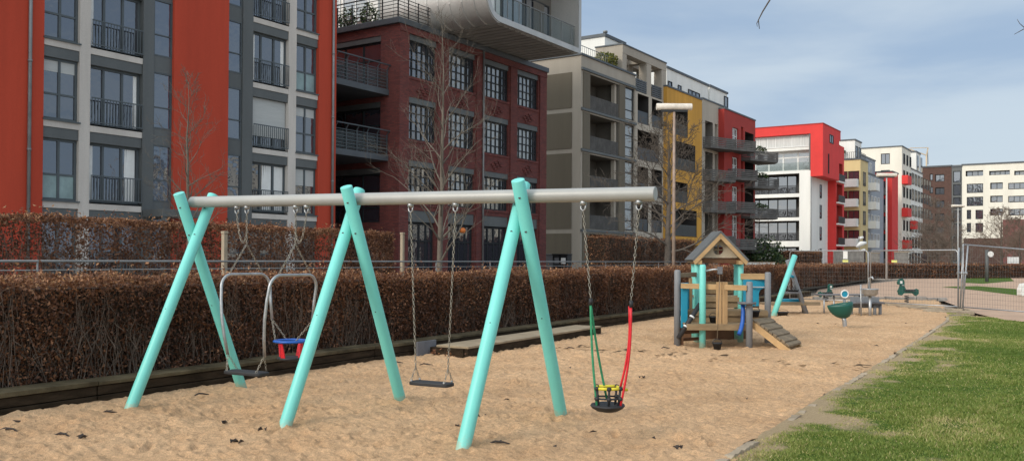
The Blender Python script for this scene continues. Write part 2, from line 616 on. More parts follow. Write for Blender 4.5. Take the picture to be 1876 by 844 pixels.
def sand_mat():
    m, nt, b = new_mat('play_sand')
    L = nt.links.new
    tc = nd(nt, 'ShaderNodeTexCoord')
    n1 = nd(nt, 'ShaderNodeTexNoise', Scale=.9, Detail=5.0, Roughness=.6)
    n2 = nd(nt, 'ShaderNodeTexNoise', Scale=24.0, Detail=7.0, Roughness=.72)
    n3 = nd(nt, 'ShaderNodeTexNoise', Scale=120.0, Detail=3.0, Roughness=.7)
    for n in (n1, n2, n3):
        L(tc.outputs['Object'], n.inputs['Vector'])
    rp = nd(nt, 'ShaderNodeValToRGB')
    rp.color_ramp.elements[0].position = .3
    rp.color_ramp.elements[1].position = .72
    rp.color_ramp.elements[0].color = (.54, .335, .185, 1)
    rp.color_ramp.elements[1].color = (.68, .445, .26, 1)
    L(n1.outputs['Fac'], rp.inputs['Fac'])
    r2 = nd(nt, 'ShaderNodeMapRange')
    r2.inputs['From Min'].default_value = .3
    r2.inputs['From Max'].default_value = .7
    r2.inputs['To Min'].default_value = .72
    r2.inputs['To Max'].default_value = 1.22
    L(n2.outputs['Fac'], r2.inputs['Value'])
    m1 = nd(nt, 'ShaderNodeMix', data_type='RGBA', blend_type='MULTIPLY')
    m1.inputs[0].default_value = 1
    L(rp.outputs['Color'], m1.inputs[6]); L(r2.outputs['Result'], m1.inputs[7])
    r3 = nd(nt, 'ShaderNodeMapRange')
    r3.inputs['From Min'].default_value = .25
    r3.inputs['From Max'].default_value = .75
    r3.inputs['To Min'].default_value = .6
    r3.inputs['To Max'].default_value = 1.36
    L(n3.outputs['Fac'], r3.inputs['Value'])
    m2 = nd(nt, 'ShaderNodeMix', data_type='RGBA', blend_type='MULTIPLY')
    m2.inputs[0].default_value = 1
    L(m1.outputs[2], m2.inputs[6]); L(r3.outputs['Result'], m2.inputs[7])
    L(m2.outputs[2], b.inputs['Base Color'])
    b.inputs['Roughness'].default_value = .95
    b.inputs['Specular IOR Level'].default_value = .15
    b1 = nd(nt, 'ShaderNodeBump', Strength=.9, Distance=.045)
    L(n2.outputs['Fac'], b1.inputs['Height'])
    b2 = nd(nt, 'ShaderNodeBump', Strength=.5, Distance=.006)
    L(n3.outputs['Fac'], b2.inputs['Height'])
    L(b1.outputs['Normal'], b2.inputs['Normal'])
    L(b2.outputs['Normal'], b.inputs['Normal'])
    return m


def build_sand():
    ys = np.concatenate([np.arange(1.5, 15, .026), np.arange(14, 24, .06), np.arange(24, 43, .12)])
    nx = 290
    ts = np.linspace(0, 1, nx)
    Y, T = np.meshgrid(ys, ts, indexing='ij')
    x0 = line_x(TL, ys)[:, None]
    x1 = line_x(BL, ys)[:, None] + .05 * np.sin(ys * 2.1)[:, None] + .04 * np.sin(ys * 5.3 + 1)[:, None]
    X = x0 + (x1 - x0) * T
    Z = (vnoise(X / 1.7, Y / 1.7, 1) - .5) * .045
    Z += (vnoise(X / .45 + 7, Y / .45, 2) - .5) * .020
    Z += (np.abs(vnoise(X / .19, Y / .15 + 3, 3) - .5) ) * .050 - .012
    Z += (vnoise(X / .08, Y / .065 + 9, 4) - .5) * .030
    r = np.random.default_rng(8)
    for _ in range(9000):                                   # footprints
        fy = 2 + 36 * r.random() ** 1.3
        lo, hi_ = float(line_x(TL, fy)), float(line_x(BL, fy))
        fx = lo + (hi_ - lo) * r.random()
        a = r.random() * PI
        i0 = np.searchsorted(ys, fy - .4); i1 = np.searchsorted(ys, fy + .4)
        if i1 - i0 < 2: continue
        dx = X[i0:i1] - fx; dy = Y[i0:i1] - fy
        u = dx * math.cos(a) + dy * math.sin(a); v = -dx * math.sin(a) + dy * math.cos(a)
        sc = .42 + .45 * r.random()
        q = (u / (.12 * sc)) ** 2 + (v / (.05 * sc)) ** 2
        k = .009 + .022 * r.random() ** 1.5
        Z[i0:i1] += -k * np.exp(-q) + k * .55 * np.exp(-(np.sqrt(q) - 1.7) ** 2 * 3)
    for (cr, cd, rad, dep) in ((-3.0, 9.7, .48, .135), (-.98, 9.05, .42, .075), (1.0, 8.1, .42, .075), (3.9, 17.2, 1.2, .03)):   # hollows scuffed under the seats
        cx, cy, _ = W(cr, cd)
        Z -= dep * np.exp(-((X - cx) ** 2 + (Y - cy) ** 2) / rad ** 2)
    for (fr_, fd_) in ((-4.07, 9.55), (-3.356, 11.3), (-2.2, 8.68), (-1.2, 10.12), (-.436, 7.74), (.546, 9.28)):      # sand heaped round the feet
        cx, cy, _ = W(fr_, fd_)
        dd = np.hypot(X - cx, Y - cy)
        Z += .018 * np.exp(-(dd / .17) ** 2)
    edge = np.clip(np.minimum(T, 1 - T) * 7 / .25, 0, 1)
    Z = Z * (.35 + .65 * edge) + .02
    nyy = len(ys)
    me = bpy.data.meshes.new('sand')
    idx = np.arange(nyy * nx).reshape(nyy, nx)
    q = np.stack([idx[:-1, :-1], idx[:-1, 1:], idx[1:, 1:], idx[1:, :-1]], -1).reshape(-1, 4)
    me.from_pydata(np.stack([X, Y, Z], -1).reshape(-1, 3).tolist(), [], q.tolist())
    me.polygons.foreach_set('use_smooth', np.ones(len(q), dtype=bool))
    me.materials.append(sand_mat())
    o = bpy.data.objects.new('sand', me)
    COL.objects.link(o)
    tag(o, kind='structure')


build_sand()


def lawn_mat():
    m, nt, b = new_mat('lawn_ground')
    L = nt.links.new
    tc = nd(nt, 'ShaderNodeTexCoord')
    a = nd(nt, 'ShaderNodeAttribute', attribute_name='bare')
    n1 = nd(nt, 'ShaderNodeTexNoise', Scale=2.2, Detail=7.0, Roughness=.7)
    n2 = nd(nt, 'ShaderNodeTexNoise', Scale=60.0, Detail=4.0, Roughness=.7)
    L(tc.outputs['Object'], n1.inputs['Vector']); L(tc.outputs['Object'], n2.inputs['Vector'])
    gr = nd(nt, 'ShaderNodeValToRGB')
    gr.color_ramp.elements[0].position = .3; gr.color_ramp.elements[1].position = .7
    gr.color_ramp.elements[0].color = (.045, .090, .013, 1)
    gr.color_ramp.elements[1].color = (.115, .18, .03, 1)
    L(n2.outputs['Fac'], gr.inputs['Fac'])
    br = nd(nt, 'ShaderNodeValToRGB')
    br.color_ramp.elements[0].position = .3; br.color_ramp.elements[1].position = .7
    br.color_ramp.elements[0].color = (.34, .245, .14, 1)
    br.color_ramp.elements[1].color = (.56, .43, .27, 1)
    L(n2.outputs['Fac'], br.inputs['Fac'])
    ad = nd(nt, 'ShaderNodeMath', operation='ADD')
    L(a.outputs['Fac'], ad.inputs[0]); L(n1.outputs['Fac'], ad.inputs[1])
    st = nd(nt, 'ShaderNodeMapRange', interpolation_type='SMOOTHSTEP')
    st.inputs['From Min'].default_value = .82
    st.inputs['From Max'].default_value = 1.12
    L(ad.outputs[0], st.inputs['Value'])
    mx = nd(nt, 'ShaderNodeMix', data_type='RGBA')
    L(st.outputs['Result'], mx.inputs[0]); L(gr.outputs['Color'], mx.inputs[6]); L(br.outputs['Color'], mx.inputs[7])
    L(mx.outputs[2], b.inputs['Base Color'])
    b.inputs['Roughness'].default_value = .95
    b.inputs['Specular IOR Level'].default_value = .1
    bp = nd(nt, 'ShaderNodeBump', Strength=.9, Distance=.045)
    L(n2.outputs['Fac'], bp.inputs['Height']); L(bp.outputs['Normal'], b.inputs['Normal'])
    return m


LAWN_M = lawn_mat()


def bare_at(X, Y):
    """how worn the turf is: 0 lush .. 1 bare"""
    e = X - line_x(BL, Y)
    n = vnoise(X / 1.1, Y / 1.6, 21) * .6 + vnoise(X / .35, Y / .5, 22) * .4
    wear = np.exp(-np.maximum(e, 0) / .55)
    patch = np.exp(-np.maximum(e - .3, 0) / 1.5) * np.clip((n - .5) * 3.2, 0, 1)
    return np.clip(wear * (.45 + .75 * n) + patch * .75, 0, 1)


def build_lawn():
    ys = np.concatenate([np.arange(-6, 30, .12)])
    nx = 110
    ts = np.linspace(0, 1, nx) ** 1.7
    # far end of the lawn follows the line of the mesh fence
    Y, T = np.meshgrid(ys, ts, indexing='ij')
    fx = np.linspace(0, 1, nx)[None, :]
    x0 = line_x(BL, ys)[:, None] - .05
    X = x0 + T * 26
    # pull the far edge: the fence runs from (-4,32.5) towards (9,10)
    lim = 30.5 - (X + 3.4) * 1.45
    ok = Y < lim
    Z = .035 + (vnoise(X / 2.2, Y / 2.2, 30) - .5) * .05 + (vnoise(X / .3, Y / .3, 31) - .5) * .025
    Z -= .012 * np.exp(-(X - x0) / .25)
    nyy = len(ys)
    idx = np.arange(nyy * nx).reshape(nyy, nx)
    q = np.stack([idx[:-1, :-1], idx[:-1, 1:], idx[1:, 1:], idx[1:, :-1]], -1).reshape(-1, 4)
    keep = ok.reshape(-1)[q].all(1)
    q = q[keep]
    me = bpy.data.meshes.new('lawn')
    me.from_pydata(np.stack([X, Y, Z], -1).reshape(-1, 3).tolist(), [], q.tolist())
    me.polygons.foreach_set('use_smooth', np.ones(len(q), dtype=bool))
    at = me.attributes.new('bare', 'FLOAT', 'POINT')
    at.data.foreach_set('value', bare_at(X, Y).astype(np.float32).ravel())
    me.materials.append(LAWN_M)
    o = bpy.data.objects.new('lawn', me)
    COL.objects.link(o)
    tag(o, kind='structure')

    # blades
    r = np.random.default_rng(77)
    N = 900000
    d = 5.2 + 25 * r.random(N) ** 1.25
    px = 1290 + 960 * r.random(N) ** 1.15
    rr = (px - 938) / F * d
    bx = rr * CT - d * ST
    by = rr * ST + d * CT
    e = bx - line_x(BL, by)
    bare = bare_at(bx, by)
    lim = 30.3 - (bx + 3.4) * 1.45
    clump = vnoise(bx / .16, by / .16, 40)
    keep = (e > -.02) & (by < lim) & (r.random(N) > bare * 1.15) & (r.random(N) < .35 + clump)
    bx, by, d, bare, e, clump = bx[keep], by[keep], d[keep], bare[keep], e[keep], clump[keep]
    n = len(bx)
    bz = .03 + (vnoise(bx / 2.2, by / 2.2, 30) - .5) * .05 + (vnoise(bx / .3, by / .3, 31) - .5) * .025 - .012 * np.exp(-np.maximum(e, 0) / .25)
    patch = vnoise(bx / 1.3, by / 1.3, 41)
    h = (.015 + .021 * r.random(n)) * (.6 + .8 * clump) * (1 - .5 * bare) * (.75 + .5 * patch)
    w = (.0035 + .0035 * r.random(n)) * (1 + d / 11)
    an = r.random(n) * 2 * PI
    ln = h * (.25 + .9 * r.random(n))
    la = r.random(n) * 2 * PI
    v = np.empty((n, 3, 3), dtype=np.float32)
    v[:, 0] = np.stack([bx - w * np.cos(an), by - w * np.sin(an), bz - .004], -1)
    v[:, 1] = np.stack([bx + w * np.cos(an), by + w * np.sin(an), bz - .004], -1)
    v[:, 2] = np.stack([bx + ln * np.cos(la), by + ln * np.sin(la), bz + h], -1)
    tint = np.clip(.18 + .4 * r.random(n) + .35 * (patch - .3) + bare * .7 + (r.random(n) < .06) * .5, 0, 1)
    o = raw_mesh('grass', v.reshape(-1, 3), 3, M['grass'], tint=tint)
    tag(o, kind='stuff')


build_lawn()


def flat(name, pts, z, m):
    s = MB()
    s.add([(p[0], p[1], z) for p in pts], [tuple(range(len(pts)))])
    o = s.build(name, m)
    return tag(o, kind='structure')


flat('path', [G(1484, 549), G(1725, 549), G(1790, 573), G(1900, 600), G(2150, 640), G(2400, 560), G(2200, 500), G(1700, 507), G(1500, 529)], -.012,
     mat('pink_gravel_path', (.46, .31, .215), .95, .14, 1.5, .4, 50, fine=.12))
for pts in ([G(1724, 524.5), G(1790, 523), G(1880, 530), G(2060, 540), G(2060, 556), G(1880, 542), G(1790, 531)],
            [G(1762, 507), G(1850, 508), G(1858, 514), G(1800, 519), G(1764, 517)]):
    flat('grass_verge', pts, -.006, LAWN_M)
pm = mat('promenade_paving', (.27, .25, .22), .9, .15, 1, .2, 30)
s = MB().prism([(-60, -30), (-10.6, -30), (-10.35, 0), (-11.75, 24), (-12.9, 40), (-14.4, 51), (-16.2, 70), (-18.4, 92), (-60, 92)], -.02, .45, 2)
tag(s.build('promenade', pm), kind='structure')

# worn stone edging between sand and lawn
root = thing('edging_strip', 'worn pale stone edging between the sand and the lawn', 'edging', (line_x(BL, 3), 3, 0))
y = 1.5
while y < 29:
    ln = random.uniform(1.2, 2.0)
    s = MB()
    x0 = float(line_x(BL, y)) ; x1 = float(line_x(BL, y + ln))
    n = 22
    ring = []
    for i in range(n):
        t = i / (n - 1)
        ring.append((x0 + (x1 - x0) * t, y + ln * .997 * t, .034 + random.uniform(-.016, .012), random.uniform(.035, .06)))
    vs_ = []
    for (xx, yy, zz, hw) in ring:
        vs_ += [(xx - hw, yy, -.03), (xx - hw * .8, yy, zz), (xx + hw * .8, yy, zz + .004), (xx + hw, yy, -.03)]
    fs_ = []
    for i in range(n - 1):
        for j in range(3):
            fs_.append((i * 4 + j, i * 4 + j + 1, i * 4 + 4 + j + 1, i * 4 + 4 + j))
    s.add(vs_, fs_)
    if random.random() < .93:
        s.build('edging_stone', M['concrete'], root)
    y += ln
# ------------------------------------------------------------------ hedges, timber edging, rails
def poly_len(P):
    c = [0]
    for a, b in zip(P[:-1], P[1:]):
        c.append(c[-1] + math.hypot(b[0] - a[0], b[1] - a[1]))
    return np.array(c)


def hedge(label, line, thick, z0, z1, spacing, leaf, n_front, n_top, seed, core=True, twigs=40, leafm='leaf_beech', name='hedge', group=None, holes=0.0, lod=None):
    """line: front face polyline, thickness lies to its left (away from the playground)"""
    r = np.random.default_rng(seed)
    root = thing(name, label, 'hedge', (line[0][0], line[0][1], 0), group=group)
    ox, oy = line[0][0], line[0][1]
    P = np.array(line, float)
    cl = poly_len(line)
    Lt = cl[-1]

    def at(s):
        x = np.interp(s, cl, P[:, 0]); y = np.interp(s, cl, P[:, 1])
        i = np.clip(np.searchsorted(cl, s, side='right') - 1, 0, len(P) - 2)
        t = P[i + 1] - P[i]
        t /= np.linalg.norm(t, axis=-1, keepdims=True)
        return x, y, -t[..., 1], t[..., 0]        # normal to the left

    def lump(s, z):
        return (vnoise(s / .55, z / .5 + 50, seed) - .5) * .22 + (vnoise(s / 1.8, z / 1.2 + 9, seed + 1) - .5) * .18

    def place(s, depth, z):
        x, y, nx, ny = at(s)
        return x + nx * depth - ox, y + ny * depth - oy

    out, tint = [], []

    def leaves(s, dep, z, size, tn):
        n = len(s)
        x, y = place(s, dep, z)
        c = np.stack([x, y, z], -1)
        a = r.normal(size=(n, 3)); a /= np.linalg.norm(a, axis=1, keepdims=True)
        b = r.normal(size=(n, 3)); b -= a * (a * b).sum(1, keepdims=True); b /= np.linalg.norm(b, axis=1, keepdims=True)
        ln = size * (.6 + .7 * r.random((n, 1)))
        wd_ = ln * (.17 + .17 * r.random((n, 1)))
        nn = np.cross(a, b) * ln * .22
        q = np.stack([c - a * ln * .5, c + b * wd_ - nn * .5, c + a * ln * .5 + nn, c - b * wd_ - nn * .5], 1)
        out.append(q.reshape(-1, 3)); tint.append(tn)

    def pick_s(n):
        if lod is None:
            return r.random(n) * Lt, np.ones(n)
        s = lod(r.random(n)) * Lt
        return s, None
    s, _ = pick_s(n_front)
    z = z0 + (z1 - z0) * r.random(n_front) ** .92
    dd = np.abs(r.normal(size=n_front)) * .11
    dep = lump(s, z) + dd
    if holes:
        keep = (vnoise(s / .5, z / .35, seed + 5) > holes) | (z > z1 - .25)
        s, z, dep, dd = s[keep], z[keep], dep[keep], dd[keep]
    sz = leaf * (1 + s / Lt * (1.2 if lod is not None else 0))
    hi = np.clip((z - z0) / (z1 - z0), 0, 1)
    patchy = vnoise(s / .8, z / .5, seed + 9)
    leaves(s, dep, z, sz[:, None] if np.ndim(sz) else sz, np.clip(r.random(len(s)) ** 1.6 * .55 + .38 * (patchy - .3) + .16 * hi ** 3, 0, 1))
    s, _ = pick_s(n_top)
    t = r.random(n_top)
    zt = z1 + lump(s, t * thick) * .8 - np.abs(r.normal(size=n_top)) * .07 + (r.random(n_top) < .09) * r.random(n_top) ** 2 * .20
    sz = leaf * (1 + s / Lt * (1.2 if lod is not None else 0))
    leaves(s, t * thick, zt, sz[:, None] if np.ndim(sz) else sz, np.clip(r.random(n_top) ** 1.1 * .8 + .15, 0, 1))
    ne = int(n_front * thick / Lt * 1.2) + 40
    for se in (0, Lt):
        tt = r.random(ne)
        leaves(np.full(ne, se) + (np.abs(r.normal(size=ne)) * .1) * (1 if se == 0 else -1), tt * thick, z0 + (z1 - z0) * r.random(ne), leaf, r.random(ne) * .8)
    raw_mesh('leaves', np.concatenate(out), 4, M[leafm], root, np.concatenate(tint))
    # stems
    mb = MB()
    nt_ = int(Lt * twigs) if lod is None else int(Lt * twigs * .6)
    ss, _ = pick_s(nt_)
    for k in range(nt_):
        s0 = ss[k]
        d0 = abs(random.gauss(0, .10)) + .03
        zt = random.uniform(z0 + .35 * (z1 - z0), z1 + (.17 if random.random() < .3 else -.05))
        zb = z0 if random.random() < .6 else random.uniform(z0, zt - .2)
        pts = []
        m_ = 4
        ph = random.uniform(-.25, .25)
        for i in range(m_):
            f = i / (m_ - 1)
            sx = min(max(s0 + ph * f + random.uniform(-.06, .06), 0), Lt)
            zz = zb + (zt - zb) * f
            q = place(np.array([sx]), np.array([d0 + random.uniform(-.05, .05)]), None)
            pts.append((float(q[0][0]), float(q[1][0]), zz))
        rr = random.uniform(.0025, .007)
        mb.tube(pts, [rr, rr * .8, rr * .6, rr * .35], 3, cap=False)
    mb.build('stems', M['twig'], root, off=(0, 0, 0))
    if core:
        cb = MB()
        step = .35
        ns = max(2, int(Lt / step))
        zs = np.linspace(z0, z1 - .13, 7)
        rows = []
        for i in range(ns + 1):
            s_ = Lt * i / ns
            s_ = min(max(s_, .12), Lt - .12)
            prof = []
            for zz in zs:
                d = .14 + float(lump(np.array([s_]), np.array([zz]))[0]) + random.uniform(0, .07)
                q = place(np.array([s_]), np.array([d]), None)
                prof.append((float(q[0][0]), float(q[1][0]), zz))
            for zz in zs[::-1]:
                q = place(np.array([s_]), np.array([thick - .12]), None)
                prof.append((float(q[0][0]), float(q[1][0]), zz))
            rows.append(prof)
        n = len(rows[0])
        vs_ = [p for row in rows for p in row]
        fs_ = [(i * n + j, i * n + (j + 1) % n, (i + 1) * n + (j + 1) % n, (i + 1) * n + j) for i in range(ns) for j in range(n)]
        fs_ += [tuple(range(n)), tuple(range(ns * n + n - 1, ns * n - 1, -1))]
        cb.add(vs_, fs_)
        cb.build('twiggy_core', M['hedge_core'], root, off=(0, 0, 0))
    return root


near = [(line_x(TL, 0) - .42, 0), (line_x(TL, 4.78) - .42, 4.78), (line_x(TL, 24.45) - .40, 24.45), (-12.3, 40), (-13.7, 51), (-17.4, 90)]
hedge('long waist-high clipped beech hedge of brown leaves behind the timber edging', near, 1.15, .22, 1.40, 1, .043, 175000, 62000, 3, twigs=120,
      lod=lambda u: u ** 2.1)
far = [(-17.4, 91), (-7.2, 108), (12, 138)]
hedge('low distant brown hedge crossing behind the mesh fence at the end of the path', far, 1.2, 0, 1.42, 1, .16, 9000, 4000, 4, twigs=6)
hs = -.055
second = [(-16.2, -2), (-17.25, 19.9)]
hedge('taller thin brown hedge in front of the orange-red apartment building', second, .75, .45, 2.42, 1, .068, 62000, 11000, 5, core=False, twigs=80, holes=.13)
hedge('dark bare-twigged hedge in front of the taupe apartment building', [(-23.2, 44.5), (-23.6, 58.5)], 1.4, .45, 3.0, 1, .10, 7000, 3000, 6, twigs=60)
hedge('dark clipped hedge beside the corner of the white and red building', [(-27.0, 93), (-26.6, 103)], 1.5, .45, 2.6, 1, .2, 2600, 1400, 7, twigs=30)

# timber retaining edge
ang = math.atan2(24.45 - 4.78, line_x(TL, 24.45) - line_x(TL, 4.78))
ax, ay = float(line_x(TL, 1.0)), 1.0
Lw = 40.0
tw = thing('timber_edging', 'dark wet timber retaining edge along the foot of the long hedge', 'edging', (ax, ay, 0), ang)
u = 0.0
while u < Lw:                       # local x runs along the wall, local +y lies behind it
    l_ = 2.45
    for k, (za, zb) in enumerate(((-.08, .085), (.095, .195))):
        s = MB().box(u + .008, u + l_ - .008, 0 + random.uniform(-.006, .006), .06, za, zb)
        s.build('board', M['timber'], tw, bevel=.006)
    s = MB().box(u + .003, u + l_ - .003, -.02, .34, .203 + random.uniform(-.004, .004), .25 + random.uniform(-.004, .008))
    s.build('cap_board', M['timber_top'], tw, bevel=.008)
    u += l_
s = MB()
s.box(0, Lw, .065, .5, -.1, .198)
s.build('backing', M['timber'], tw)

# lower step in front of it
sa, sb = G(858, 655), G(1102, 612)
sang = math.atan2(sb[1] - sa[1], sb[0] - sa[0])
sl_ = math.hypot(sb[0] - sa[0], sb[1] - sa[1])
st_ = thing('timber_step', 'low timber step with a pale tread built out from the timber edging', 'step', sa, sang)
MB().box(0, sl_, 0, .07, -.06, .15).build('riser', M['timber'], st_, off=(0, 0, 0), bevel=.008)
for k in range(3):
    MB().box(-.01 + sl_ / 3 * k, sl_ / 3 * (k + 1) - .012, -.015, .62, .152, .19).build('tread', M['deck'], st_, off=(0, 0, 0), bevel=.006)
MB().box(-.03, .03, .072, .95, -.06, .15).build('side_board', M['timber'], st_, off=(0, 0, 0))
MB().box(.035, sl_, .63, .98, -.06, .149).build('back_fill', M['timber'], st_, off=(0, 0, 0))
gb = thing('grey_plate', 'two grey plates leaning by the left end of the timber step', 'plate', G(826, 652), sang)
MB().box(-.45, .1, .35, .39, -.03, .26).build('plate', M['greyboard'], gb, off=(0, 0, 0), bevel=.004)
MB().box(.05, .40, -.02, .02, -.03, .13).build('plate', M['greyboard'], gb, off=(0, 0, 0), bevel=.004)

# metal rail between the hedges
rl = thing('metal_railing', 'thin galvanised two-bar railing running along the promenade between the hedges', 'railing', (-12.75, 0, .45))
for zz in (1.13, 1.0):
    MB().tube([(-12.75 + .7, -4, .45 + zz), (-12.75 - 2.2, 40, .45 + zz)], .017 if zz > 1.1 else .009, 8).build('bar', M['zinc'], rl)
for k in range(18):
    yy = -3 + k * 2.5
    MB().tube([(-12.75 + .7 - (yy + 4) * .0659, yy, .45), (-12.75 + .7 - (yy + 4) * .0659, yy, 1.6)], .015, 6).build('post', M['zinc'], rl)
for (px, X, pt, lab) in ((411, -13.6, 428, 'pale concrete post behind the parent-and-child swing'), (737, -15.2, 429, 'pale concrete post at the end of the taller hedge')):
    yy = uX(px, X); zt = zX(pt, px, X)
    p = thing('concrete_post', lab, 'post', (X, yy, .45), group='pale posts along the promenade')
    MB().box(X - .042, X + .042, yy - .042, yy + .042, .45, zt).build('shaft', M['concrete'], p, bevel=.01)
    MB().box(X - .05, X + .05, yy - .05, yy + .05, zt + .002, zt + .05).build('cap', M['concrete'], p, bevel=.01)
# ------------------------------------------------------------------ bare trees
def bare_tree(name, label, loc, height, r0, seed, m='bark', twigm='bark', spread=.9, first=.18, nlimb=26, leafless=True, sub=3, rise=.75, group=None, twig_r=.004, cat='tree', lean=0.0):
    rd = random.Random(seed)
    root = thing(name, label, cat, loc, group=group)
    tr = MB()
    pts, rs = [], []
    n = 12
    x = y = 0
    for i in range(n + 1):
        t = i / n
        pts.append((x + lean * t, y, height * t))
        rs.append(max(r0 * (1 - t) ** .9, twig_r * 1.5))
        x += rd.uniform(-.035, .035) * height / 8
        y += rd.uniform(-.035, .035) * height / 8
    rs[0] *= 1.35
    tr.tube(pts, rs, 9)
    tr.build('trunk', M[m], root, off=(0, 0, 0))
    P = np.array(pts)
    cr = MB()

    def branch(p, d, ln, r, lvl):
        k = 5
        q = np.array(p, float)
        d = np.array(d, float)
        ps = [tuple(q)]
        kids = []
        for i in range(k):
            d = d + np.array([rd.gauss(0, .14), rd.gauss(0, .14), rd.gauss(0, .08) + .09 * rise])
            d /= np.linalg.norm(d)
            q = q + d * ln / k
            ps.append(tuple(q))
            if i > 0 or lvl > 1:
                kids.append((q.copy(), d.copy(), (i + 1) / k))
        rr = [max(r * (1 - j / k * .8), twig_r * .6) for j in range(k + 1)]
        cr.tube(ps, rr, 5 if r > .012 else 3, cap=False)
        if lvl > 0:
            for (kp, kd, f) in kids:
                for _ in range(1 if rd.random() < .75 else 2):
                    side = np.cross(kd, [rd.gauss(0, 1), rd.gauss(0, 1), rd.gauss(0, 1)])
                    side /= np.linalg.norm(side) + 1e-6
                    nd_ = kd * .75 + side * rd.uniform(.5, .95)
                    nd_[2] += .12 * rise
                    nd_ /= np.linalg.norm(nd_)
                    branch(kp, nd_, ln * rd.uniform(.35, .6) * (1.15 - .4 * f), max(r * .5 * (1 - f * .4), twig_r), lvl - 1)
    for i in range(nlimb):
        t = first + (1 - first) * (i + rd.random()) / nlimb
        t = min(t, .985)
        j = t * n
        a = int(j); f = j - a
        p = P[a] * (1 - f) + P[min(a + 1, n)] * f
        an = i * 2.4 + rd.uniform(-.4, .4)
        up = rise * rd.uniform(.55, 1.2) + t * .4
        d = np.array([math.cos(an), math.sin(an), up]); d /= np.linalg.norm(d)
        ln = height * .36 * spread * (1 - t) ** .55 * rd.uniform(.75, 1.15) + .25
        branch(p, d, ln, max(r0 * .38 * (1 - t) ** .7, twig_r * 1.3), sub - 1)
    cr.build('crown', M[twigm], root, off=(0, 0, 0))
    return root


X1 = -15.6
bare_tree('young_tree', 'slender bare young tree in front of the broad orange-red wall panel', (X1, uX(345, X1), .45), zX(150, 345, X1) - .45, .062, 21, spread=.62, first=.30, nlimb=24, sub=3, twig_r=.0035, group='bare young trees along the promenade')
X2 = -14.6
bare_tree('young_tree', 'pale bare tree in front of the dark brick building, reaching the metal overhang', (X2, uX(803, X2), .45), zX(45, 803, X2) - .45, .088, 35, spread=1.0, first=.14, nlimb=28, sub=3, twig_r=.004, rise=.8, group='bare young trees along the promenade')
X3 = -14.6
bare_tree('young_tree', 'bare tree with a dense twiggy crown in front of the ochre facade', (X3, uX(1224, X3), .45), zX(225, 1224, X3) - .45, .155, 41, m='bark_mid', twigm='bark_mid', spread=1.3, first=.20, nlimb=26, sub=4, twig_r=.0075, rise=.45, group='bare young trees along the promenade')
for (px, d, top, sd, lab, sp) in ((1716, 130, 372, 61, 'large dark bare tree in front of the brown brick building', 1.35),
                                  (1700, 120, 415, 62, 'smaller dark bare tree left of the big one by the far hedge', 1.3),
                                  (1742, 118, 400, 65, 'dark bare tree right of the big one by the dark glass facade', 1.1),
                                  (1835, 125, 388, 63, 'reddish bare tree in front of the white building at the right', 1.5),
                                  (1868, 118, 405, 64, 'low reddish bare tree at the right edge beside the white building', 1.5)):
    r_ = (px - 938) / F * d
    w = W(r_, d, 0)
    bare_tree('bare_tree', lab, w, EYE + (hy(px) - top) / F * d, .22, sd, m='bark_mid', twigm='twig_grey' if px < 1800 else 'twig', spread=sp, first=.12, nlimb=26, sub=4, twig_r=.013, rise=.5, group='bare trees beyond the far hedge')

# tree beside the viewer whose hanging twigs dip into the picture
tr_ = thing('overhanging_tree', 'bare tree whose thin hanging twigs dip in from above, against the sky', 'tree', W(6.6, 7.5, .03))
base = np.array(W(6.6, 7.5, .03))


def wl(r, d, z):
    return tuple(np.array(W(r, d, z)) - base)


MB().tube([wl(6.6, 7.5, .0), wl(6.65, 7.5, 2), wl(6.5, 7.55, 4), wl(6.3, 7.6, 5.6), wl(6.2, 7.6, 7)], [.2, .16, .13, .1, .06], 10).build('trunk', M['bark_dark'], tr_, off=(0, 0, 0))


def hz(px, py, d):
    return wl((px - 938) / F * d, d, EYE + (hy(px) - py) / F * d)


tb = MB()
tb.tube([wl(6.45, 7.56, 4.4), wl(5.4, 7.9, 5.0), wl(4.2, 8.0, 5.1), wl(3.2, 8.0, 4.85), wl(2.6, 8.0, 4.45), hz(1412, -6, 8), hz(1396, 20, 8), hz(1388, 36, 8), hz(1390, 52, 8)],
        [.06, .04, .028, .016, .011, .0075, .0065, .005, .003], 5)
tb.tube([hz(1388, 36, 8), hz(1385, 42, 8), hz(1386, 48, 8)], [.004, .003, .002], 4)
tb.tube([wl(5.4, 7.9, 5.0), wl(4.9, 7.8, 4.5), hz(1905, 40, 7.9), hz(1876, 52, 7.9), hz(1858, 62, 7.9)], [.02, .012, .006, .004, .002], 4)
tb.tube([hz(1878, 51, 7.9), hz(1868, 42, 7.9), hz(1863, 34, 7.9)], [.004, .003, .002], 4)
tb.build('crown', M['bark_dark'], tr_, off=(0, 0, 0))


